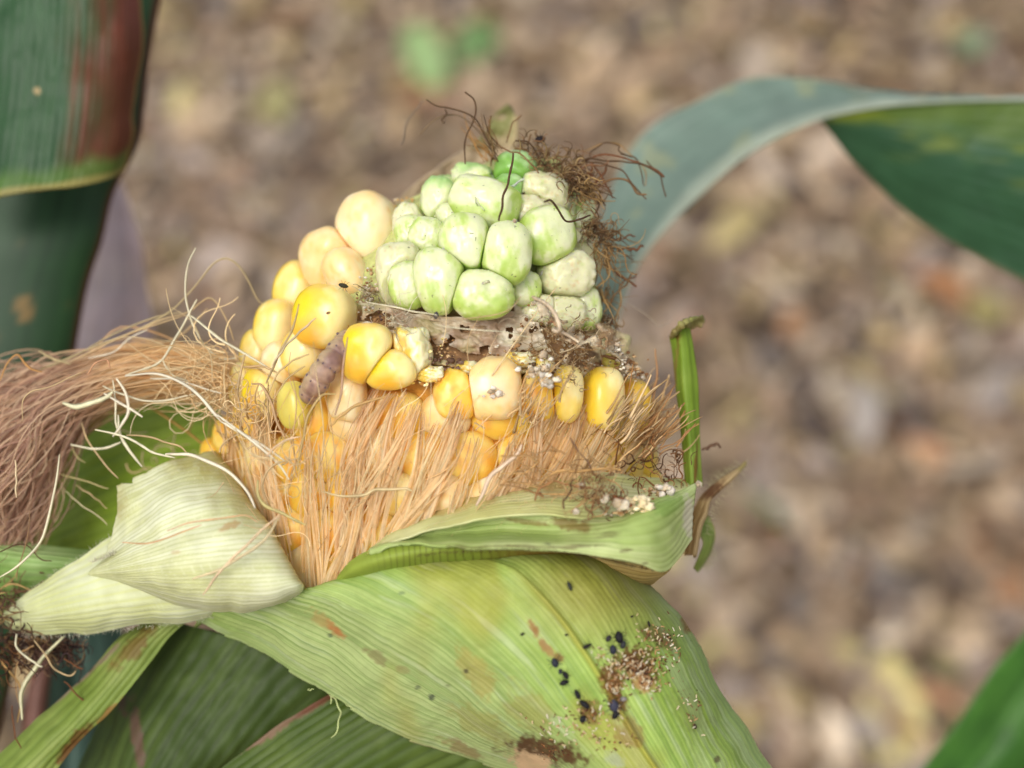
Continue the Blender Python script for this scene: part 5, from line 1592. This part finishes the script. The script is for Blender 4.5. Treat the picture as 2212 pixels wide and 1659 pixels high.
def build_skins():
    parts = []
    spots = [(1395, 1440, 60, 40, 110), (1335, 1440, 40, 40, 40), (1330, 1480, 22, 60, 50), (1400, 1475, 40, 24, 50), (1420, 1370, 46, 30, 50),
             (1270, 1550, 60, 40, 40), (1225, 1580, 70, 30, 30), (1290, 1590, 60, 24, 26), (1495, 1530, 40, 50, 22), (1170, 1565, 50, 30, 16),
             (1440, 1400, 40, 30, 30), (1300, 1410, 30, 30, 14)]
    for (x, y, sx, sy, n) in spots:
        for _ in range(n):
            a = random.gauss(x, sx * 0.5); b = random.gauss(y, sy * 0.5)
            c = husk_pt(a, b, 0.25)
            th = random.uniform(0, 3.14); L = px(random.uniform(5, 13), 25); k = random.uniform(-1.5, 1.5)
            t = np.linspace(-0.5, 0.5, 6)
            ang = th + k * t
            q = c + (np.cumsum(np.cos(ang)) * L / 6)[:, None] * RIGHT + (np.cumsum(np.sin(ang)) * L / 6)[:, None] * UP - FWD * random.uniform(0, 0.0003)
            col = lin(random.choice([(232, 214, 176), (222, 196, 150), (196, 150, 100), (240, 230, 206), (120, 80, 50)]))
            parts.append(strands_mesh(q[None], px(np.full((1, 6), random.uniform(1.6, 3.4)), 25), 0.8, np.zeros(1), np.ones((1, 6, 3)) * col))
    v, f, c = merge(parts)
    o = centred('cast_skins', v, f, None, cols=c, mat=M_silk, props={'kind': 'stuff'})
    o['label'] = 'tiny pale cast skins and frass scattered on the front husk'; o['category'] = 'frass'
    parts = []
    bv, bf = ico(1)
    for (x, y, sx, sy, n) in [(1385, 1440, 60, 50, 160), (1330, 1500, 26, 60, 70), (1270, 1545, 40, 30, 50), (1430, 1380, 50, 20, 60), (1190, 1628, 40, 20, 60), (1320, 1610, 40, 20, 14), (1430, 1425, 20, 20, 30), (1500, 1500, 40, 40, 16)]:
        for _ in range(n):
            a = random.gauss(x, sx * 0.45); b = random.gauss(y, sy * 0.45)
            s = px(random.uniform(1.2, 3.6), 25)
            col = lin(random.choice([(84, 48, 28), (110, 66, 36), (60, 40, 30), (150, 100, 60)]))
            parts.append((bv * s * np.array([1, .8, .6]) + husk_pt(a, b, 0.1), bf, np.ones((len(bv), 3)) * col))
    v, f, c = merge(parts)
    o = centred('frass_grains', v, f, None, cols=c, mat=M_debris, props={'kind': 'stuff'})
    o['label'] = 'dark brown frass grains in the eaten patches of the front husk'; o['category'] = 'frass'


build_skins()


# ------------------------------------------------------------------ insects
def insect(name, c, L, W, ang, col, label, cat, group=None, legs=True):
    """small beetle or aphid: abdomen, thorax and head in one outline, six legs"""
    a = math.radians(ang)
    ax = math.cos(a) * RIGHT + math.sin(a) * UP; sd = -math.sin(a) * RIGHT + math.cos(a) * UP; nn = -FWD
    bv, bf = ico(3)
    x = bv[:, 0]
    prof = 1.0 - 0.35 * np.exp(-((x - 0.42) / 0.07) ** 2) - 0.18 * np.exp(-((x - 0.72) / 0.06) ** 2) - 0.25 * sstep(0.3, 1.0, x)
    p = x[:, None] * ax * L * 0.5 + (bv[:, 1] * prof)[:, None] * sd * W * 0.5 + (bv[:, 2] * prof * 0.8)[:, None] * nn * W * 0.45
    root = thing(name, c, label, cat, group)
    cc = np.ones((len(bv), 3)) * lin(col) * (0.8 + 0.5 * noise3(bv * 3 + ang, 5))[:, None]
    link('body', mesh_from('body', p, bf, cols=cc, mat=M_insect), root, c)
    if legs:
        for i, (o0, fl) in enumerate(((0.35, 0.5), (0.1, 0.0), (-0.2, -0.5))):
            for s in (-1, 1):
                q0 = ax * L * o0 * 0.6 + sd * W * 0.3 * s
                q1 = q0 + sd * W * 0.45 * s + ax * W * fl * 0.5 + nn * W * 0.15
                q2 = q1 + sd * W * 0.25 * s + ax * W * fl * 0.6 - nn * W * 0.4
                v, f, cl = strands_mesh(catmull([q0, q1, q2], 7)[None], np.full((1, 7), W * 0.07), 1, np.zeros(1), np.ones((1, 7, 3)) * lin(col))
                link('leg', mesh_from('leg', v, f, cols=cl, mat=M_insect), root, c)
    return root


BK = (24, 23, 25); BB = (40, 43, 52)
G_ = 'tiny dark insects on the front husk'
for (x, y, L, W, a, col, lab) in [
    (1231, 1262, 22, 9, 112, (46, 48, 40), 'lone slender dark insect just below the green husk flap'),
    (1268, 1395, 24, 10, 25, (30, 28, 22), 'black oval insect left of the eaten brown patch'),
    (1314, 1378, 15, 12, 60, (40, 36, 40), 'small dark insect touching the left of the topmost cluster'),
    (1338, 1374, 26, 20, 100, BK, 'largest black insect at the top edge of the eaten patch'),
    (1346, 1390, 18, 14, 70, (44, 46, 46), 'grey black insect crowding beneath the largest one'),
    (1325, 1402, 20, 17, 95, BB, 'round blue black insect at the upper left of the eaten patch'),
    (1198, 1432, 20, 17, 110, BB, 'round blue insect at the head of the left row'),
    (1209, 1450, 11, 10, 90, BB, 'smallest round insect in the left row'),
    (1221, 1460, 19, 12, 120, BK, 'elongated black insect second from the end of the left row'),
    (1217, 1474, 20, 13, 20, BK, 'black insect lying crosswise ending the left row'),
    (1247, 1500, 22, 12, 115, BK, 'black insect beside the husk midrib above the brown smear'),
    (1262, 1522, 26, 14, 140, BK, 'long black insect pair lump in the lower brown smear'),
    (1258, 1552, 17, 15, 60, BK, 'black insect at the bottom of the lower brown smear'),
    (1326, 1524, 26, 22, 95, (56, 56, 70), 'broad grey blue insect right of the midrib'),
    (1330, 1545, 23, 15, 60, BK, 'black insect tucked under the broad grey blue one'),
    (1402, 1345, 14, 6, 105, (36, 30, 26), 'thin black insect near the right edge of the front husk'),
    (1366, 1330, 8, 5, 30, (36, 30, 26), 'speck sized black insect above the eaten patch'),
    (1127, 1371, 9, 7, 30, (36, 34, 26), 'speck sized black insect left of the brown streak'),
    (1223, 1372, 8, 6, 0, (40, 36, 26), 'speck sized black insect right of the brown streak'),
    (1504, 1565, 12, 9, 100, (60, 50, 34), 'brown speck insect low on the right side of the husk'),
    (1349, 1510, 14, 12, 0, (130, 124, 120), 'pale grey insect in the middle of the right cluster'),
]:
    c = husk_pt(x, y, 0.45)
    insect('small_insect', c, px(L * 1.05, 22), px(W * 0.86, 22), a, col, lab, 'insect', G_, legs=L > 14)


def on_ear(x, y, up=1.0):
    return P(x, y, float(ear_depth(np.array(float(x)), np.array(float(y)))) + up)


insect('small_insect', P(742, 617, 17.2), px(22, 15), px(10, 15), -15, (50, 46, 30), 'dark insect on the peach kernel above the bright yellow one', 'insect')
insect('small_insect', P(709, 676, 20.6), px(10, 15), px(6, 15), 20, (110, 70, 30), 'brown speck insect on the bright yellow kernel', 'insect', legs=False)
insect('small_insect', P(942, 681, 21.0), px(16, 15), px(11, 15), 80, (64, 60, 62), 'grey insect on the web under the green kernels', 'insect')
insect('small_insect', P(846, 708, 21.5), px(12, 15), px(7, 15), 10, (80, 60, 30), 'tiny brown insect on the torn yellow kernel', 'insect', legs=False)
insect('fly', P(1167, 301, 5), px(24, 5), px(16, 5), 10, (30, 22, 22), 'small black fly perched on the dry silk at the ear tip', 'fly')


# caterpillar squeezed between the kernels
def build_grub():
    pts = np.array([(756, 728, 16.4), (738, 752, 18.4), (715, 780, 19.6), (696, 806, 19.8), (680, 832, 19.0), (666, 858, 16.5)], float)
    cat = thing('caterpillar', P(697, 815, 17), 'purplish pink spotted caterpillar wedged between yellow kernels', 'caterpillar')
    n, m = 110, 36
    q = catmull(pts, n); C = P(q[:, 0], q[:, 1], q[:, 2])
    t = np.linspace(0, 1, n)
    R = px(29, 17) * (1 - 0.3 * np.abs(2 * t - 1) ** 8)
    seg = np.abs(np.sin(t * np.pi * 6.0)) ** 0.5
    R = R * (0.80 + 0.18 * seg)
    T = np.gradient(C, axis=0); T /= np.linalg.norm(T, axis=1, keepdims=True)
    B = np.cross(T, -FWD); B /= np.linalg.norm(B, axis=1, keepdims=True); N = np.cross(B, T)
    a = np.linspace(0, 2 * np.pi, m)
    V = C[:, None] + (R[:, None] * np.cos(a))[..., None] * B[:, None] + (R[:, None] * np.sin(a))[..., None] * N[:, None]
    nz = fbm(V * 900, 5, 3)
    col = mixc(lin((136, 104, 92)) * np.ones(V.shape), lin((170, 138, 116)) * np.ones(V.shape), sstep(0.4, 0.6, nz))
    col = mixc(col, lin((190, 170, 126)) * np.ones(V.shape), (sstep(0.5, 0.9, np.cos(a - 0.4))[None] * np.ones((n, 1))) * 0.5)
    col = mixc(col, lin((110, 74, 78)) * np.ones(V.shape), (sstep(0.45, 0.0, seg)[:, None] * np.ones((1, m))) * 0.75)
    V = V + ((nz - 0.5) * 0.0002)[..., None] * N[:, None]
    centred('body', V.reshape(-1, 3), grid_faces(n, m), cat, cols=col.reshape(-1, 3), mat=M_grub)
    bv, bf = ico(2)
    for tt in (0.12, 0.3, 0.5, 0.7, 0.88):
        i = int(tt * (n - 1))
        for ang, s in ((0.55, 7.0), (1.25, 5.0), (2.0, 5.0), (2.6, 6.0)):
            for off in (0.0,):
                p = C[i] + R[i] * (math.cos(ang) * B[i] + math.sin(ang) * N[i]) * 0.99
                r = px(s, 17) * 0.5
                link('wart', mesh_from('wart', bv * r, bf, cols=np.ones((len(bv), 3)) * lin((96, 78, 84)), mat=M_grub), cat, p)


build_grub()


# ------------------------------------------------------------------ stalk at the left
def build_stalk():
    st = thing('maize_stalk', P(-20, 1000, -34), 'dark green maize stalk with reddened leaf sheath at the left edge', 'stalk')
    ys = [(-120, 372, -34), (0, 346, -34), (150, 322, -34), (300, 302, -34), (420, 246, -33), (520, 222, -32), (620, 190, -32), (780, 160, -32), (1000, 120, -32), (1300, 60, -34), (1500, 20, -34), (1800, -60, -34)]
    q = catmull(np.array(ys, float), 140)
    n, m = 140, 90
    a = np.linspace(0, 2 * np.pi, m)[None] * np.ones((n, 1))
    Rr = 250.0
    Y = q[:, 0:1] + 0 * a; X = q[:, 1:2] - Rr + Rr * np.cos(a); D = q[:, 2:3] + Rr * 0.0529 * 0.42 * np.sin(a)
    W = P(X, Y, D)
    o1 = ones(X)
    nse = n2(a * 14, Y * 0.002, 300, 3); mm = n2(X * 0.01, Y * 0.008, 301, 4)
    c = mixc(lin((28, 54, 30)) * o1, lin((46, 80, 46)) * o1, nse)
    red = sstep(0.42, 0.12, np.abs(a)) * sstep(0.3, 0.6, mm + 0.25)
    c = mixc(c, lin((104, 44, 30)) * o1, red * 0.9)
    c = mixc(c, lin((96, 40, 44)) * o1, sstep(380, 100, Y) * sstep(0.42, 0.1, np.abs(a)) * 0.7)
    c = mixc(c, lin((140, 110, 60)) * o1, sstep(0.62, 0.72, n2(X * 0.02, Y * 0.012, 302, 3)) * sstep(500, 600, Y) * 0.8)
    centred('stem', W.reshape(-1, 3), grid_faces(n, m), st, cols=c.reshape(-1, 3), mat=M_leaf)
    # leaf blade with folded lower margin, in front of the stem
    rb = [
        [(-80, -60, -16), (-80, 100, -16), (-80, 250, -16), (-80, 380, -16), (-80, 455, -15)],
        [(40, -60, -15), (36, 100, -14.5), (20, 250, -14), (4, 370, -13.5), (-10, 428, -13)],
        [(130, -60, -15), (124, 100, -14.5), (110, 240, -14), (96, 360, -13.5), (84, 410, -13)],
        [(210, -60, -16), (206, 100, -15.5), (196, 240, -15), (180, 350, -15), (168, 402, -14.5)],
        [(270, -60, -18), (268, 90, -17.5), (256, 220, -17.5), (240, 330, -17), (232, 386, -17)],
        [(306, -60, -22), (302, 80, -22), (290, 200, -21.5), (276, 300, -21), (262, 365, -21)],
    ]

    def colf(u, v, X, Y):
        o1 = ones(X); n = n2(v * 30, u * 2, 310, 3); m = n2(X * 0.012, Y * 0.006, 311, 4)
        c = mixc(lin((34, 72, 38)) * o1, lin((54, 94, 52)) * o1, n)
        r = sstep(0.38, 0.86, v + (m - 0.5) * 0.4 + (n - 0.5) * 0.4)
        c = mixc(c, lin((116, 48, 32)) * o1, r * 0.85)
        c = mixc(c, lin((140, 78, 70)) * o1, sstep(140, 0, Y) * sstep(0.7, 0.9, v) * 0.7)
        c = mixc(c, lin((84, 118, 44)) * o1, sstep(0.72, 0.86, u + (m - 0.5) * 0.2) * 0.8)
        c = mixc(c, lin((150, 140, 76)) * o1, sstep(0.90, 0.97, u + (m - 0.5) * 0.1) * 0.9)
        c = mixc(c, lin((156, 130, 70)) * o1, sstep(0.955, 0.99, v) * 0.8)
        c = stain_shade(c, X, Y, 80, 197, 9, 11, 0, (196, 170, 120), 0.9, 312)
        return c
    leaf('leaf_blade', rb, 120, 160, colf, M_leaf, st, relief=lambda u, v, X, Y: 0.03 * np.cos(v * 2 * np.pi * 26) + (n2(X * 0.01, Y * 0.01, 313, 3) - 0.5) * 1.4 - 1.5 * sstep(0.8, 1.0, u) * 0, thick=0.5,
         label='drooping green leaf base with a red streaked right margin')


build_stalk()

# ------------------------------------------------------------------ leaves beyond the ear
al = thing('maize_leaf', P(1300, 900, -48), 'long grey green maize leaf arching from behind the ear to the right', 'leaf')
mid = [(1318, 760, -36), (1335, 680, -37), (1372, 580, -38), (1430, 500, -39), (1510, 420, -40), (1600, 342, -41), (1700, 284, -41), (1790, 250, -41), (1900, 229, -40), (2000, 220, -39), (2120, 215, -38), (2260, 214, -37)]
upe = [(1270, 760, -44), (1280, 660, -44), (1283, 560, -45), (1300, 470, -47), (1345, 350, -49), (1405, 275, -50), (1490, 225, -50), (1570, 185, -50), (1655, 163, -50), (1780, 178, -47), (1900, 205, -43), (1990, 216, -40)]
mdl = [((a[0] + b[0]) / 2, (a[1] + b[1]) / 2, (a[2] + b[2]) / 2 - 1.5) for a, b in zip(mid, upe)]


def al_col(u, v, X, Y):
    o1 = ones(X); n = n2(v * 26, u * 3, 400, 3); m = n2(X * 0.012, Y * 0.012, 401, 4)
    c = mixc(lin((104, 128, 114)) * o1, lin((132, 150, 138)) * o1, n * 0.6 + m * 0.4)
    c = mixc(c, lin((150, 156, 120)) * o1, sstep(0.6, 0.72, n2(X * 0.02, Y * 0.02, 402, 3)) * 0.6)
    c = mixc(c, lin((176, 186, 168)) * o1, sstep(0.8, 0.97, v) * 0.8)
    c = mixc(c, lin((170, 168, 150)) * o1, sstep(0.05, 0.0, v) * 0.7)
    return c


leaf('leaf_blade', [upe, mdl, mid], 160, 60, al_col, M_leaf, al, relief=vein_rel(10, 0.08, 403, 1.5), thick=0.4)
low_t = [(1772, 252, -41), (1850, 238, -40), (1940, 226, -40), (2040, 219, -39), (2150, 216, -38), (2270, 215, -37)]
low_m = [(1775, 258, -42), (1852, 300, -43), (1940, 330, -43), (2040, 360, -42), (2150, 385, -41), (2270, 410, -40)]
low_b = [(1778, 264, -43), (1846, 352, -46), (1930, 434, -48), (2022, 504, -48), (2130, 566, -48), (2270, 640, -47)]


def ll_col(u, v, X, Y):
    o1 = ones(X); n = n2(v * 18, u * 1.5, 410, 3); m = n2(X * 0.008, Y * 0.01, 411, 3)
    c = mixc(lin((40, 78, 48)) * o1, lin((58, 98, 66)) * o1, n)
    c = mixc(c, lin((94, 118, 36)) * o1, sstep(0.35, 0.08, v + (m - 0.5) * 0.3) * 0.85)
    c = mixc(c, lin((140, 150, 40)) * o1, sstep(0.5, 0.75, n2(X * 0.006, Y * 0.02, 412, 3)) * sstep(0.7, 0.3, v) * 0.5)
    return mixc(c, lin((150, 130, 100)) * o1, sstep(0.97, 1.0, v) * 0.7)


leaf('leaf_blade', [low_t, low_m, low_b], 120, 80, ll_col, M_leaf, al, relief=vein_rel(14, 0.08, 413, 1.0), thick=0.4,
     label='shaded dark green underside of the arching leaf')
q = catmull(np.array(mid, float), 90)
Pm = P(q[:, 0], q[:, 1] , q[:, 2] + 0.6)[None]
v_, f_, c_ = strands_mesh(Pm, px(9, -40) * np.ones((1, 90)), 0.8, np.zeros(1), np.ones((1, 90, 3)) * lin((176, 186, 168)))
centred('midrib', v_, f_, al, cols=c_, mat=M_leaf)

cl = [
    [(2300, 1250, -64), (2214, 1368, -64), (2150, 1440, -64), (2085, 1530, -64), (1990, 1662, -64), (1900, 1800, -64)],
    [(2400, 1330, -58), (2300, 1440, -58), (2240, 1520, -58), (2180, 1610, -58), (2110, 1700, -58), (2040, 1800, -58)],
    [(2500, 1420, -64), (2420, 1520, -64), (2360, 1600, -64), (2300, 1700, -64), (2240, 1780, -64), (2180, 1850, -64)],
]
oc, _, _ = leaf('maize_leaf', cl, 90, 60, vein_col((50, 96, 26), (72, 122, 40), (60, 104, 36), 9, 420, rim=(140, 150, 110)), M_leaf, None,
                relief=vein_rel(9, 0.1, 421, 1.0), thick=0.4, label='blurred bright green leaf in the bottom right corner', category='leaf')
# pale mauve dead leaf behind the stalk
pl = [
    [(150, 360, -70), (160, 500, -70), (150, 640, -70), (120, 780, -70), (90, 920, -70)],
    [(230, 380, -66), (256, 500, -65), (262, 640, -64), (240, 780, -64), (200, 920, -64)],
    [(262, 400, -70), (300, 520, -70), (322, 640, -70), (318, 760, -70), (280, 920, -70)],
]
leaf('dead_leaf', pl, 80, 50, vein_col((208, 188, 190), (222, 204, 200), (196, 178, 186), 7, 430), M_litter, None,
     relief=vein_rel(7, 0.1, 431, 2.0), thick=0.4, label='pale mauve dead leaf hanging just right of the stalk', category='leaf')
tl = [
    [(60, 1330, -44), (90, 1450, -44), (100, 1560, -44), (90, 1700, -44)],
    [(160, 1300, -40), (180, 1420, -40), (170, 1540, -40), (150, 1700, -40)],
    [(260, 1330, -44), (270, 1430, -44), (240, 1540, -44), (210, 1700, -44)],
]
leaf('maize_leaf', tl, 70, 50, vein_col((50, 74, 62), (70, 96, 84), (44, 66, 56), 7, 440), M_leaf, None,
     relief=vein_rel(7, 0.1, 441, 2.0), thick=0.4, label='blue green leaf far behind the narrow browned husk', category='leaf')
ps = catmull(np.array([(96, 1400, -34), (84, 1480, -34), (74, 1560, -34), (60, 1700, -34)], float), 30)
v_, f_, c_ = strands_mesh(P(ps[:, 0], ps[:, 1], ps[:, 2])[None], px(46, -34) * np.ones((1, 30)), 1.0, np.zeros(1) + 0.4, np.ones((1, 30, 3)) * lin((120, 84, 72)))
pk = centred('leaf_stem', v_, f_, None, cols=c_, mat=M_leaf)
pk['label'] = 'blurred pinkish red stem behind the lower left husks'; pk['category'] = 'stem'
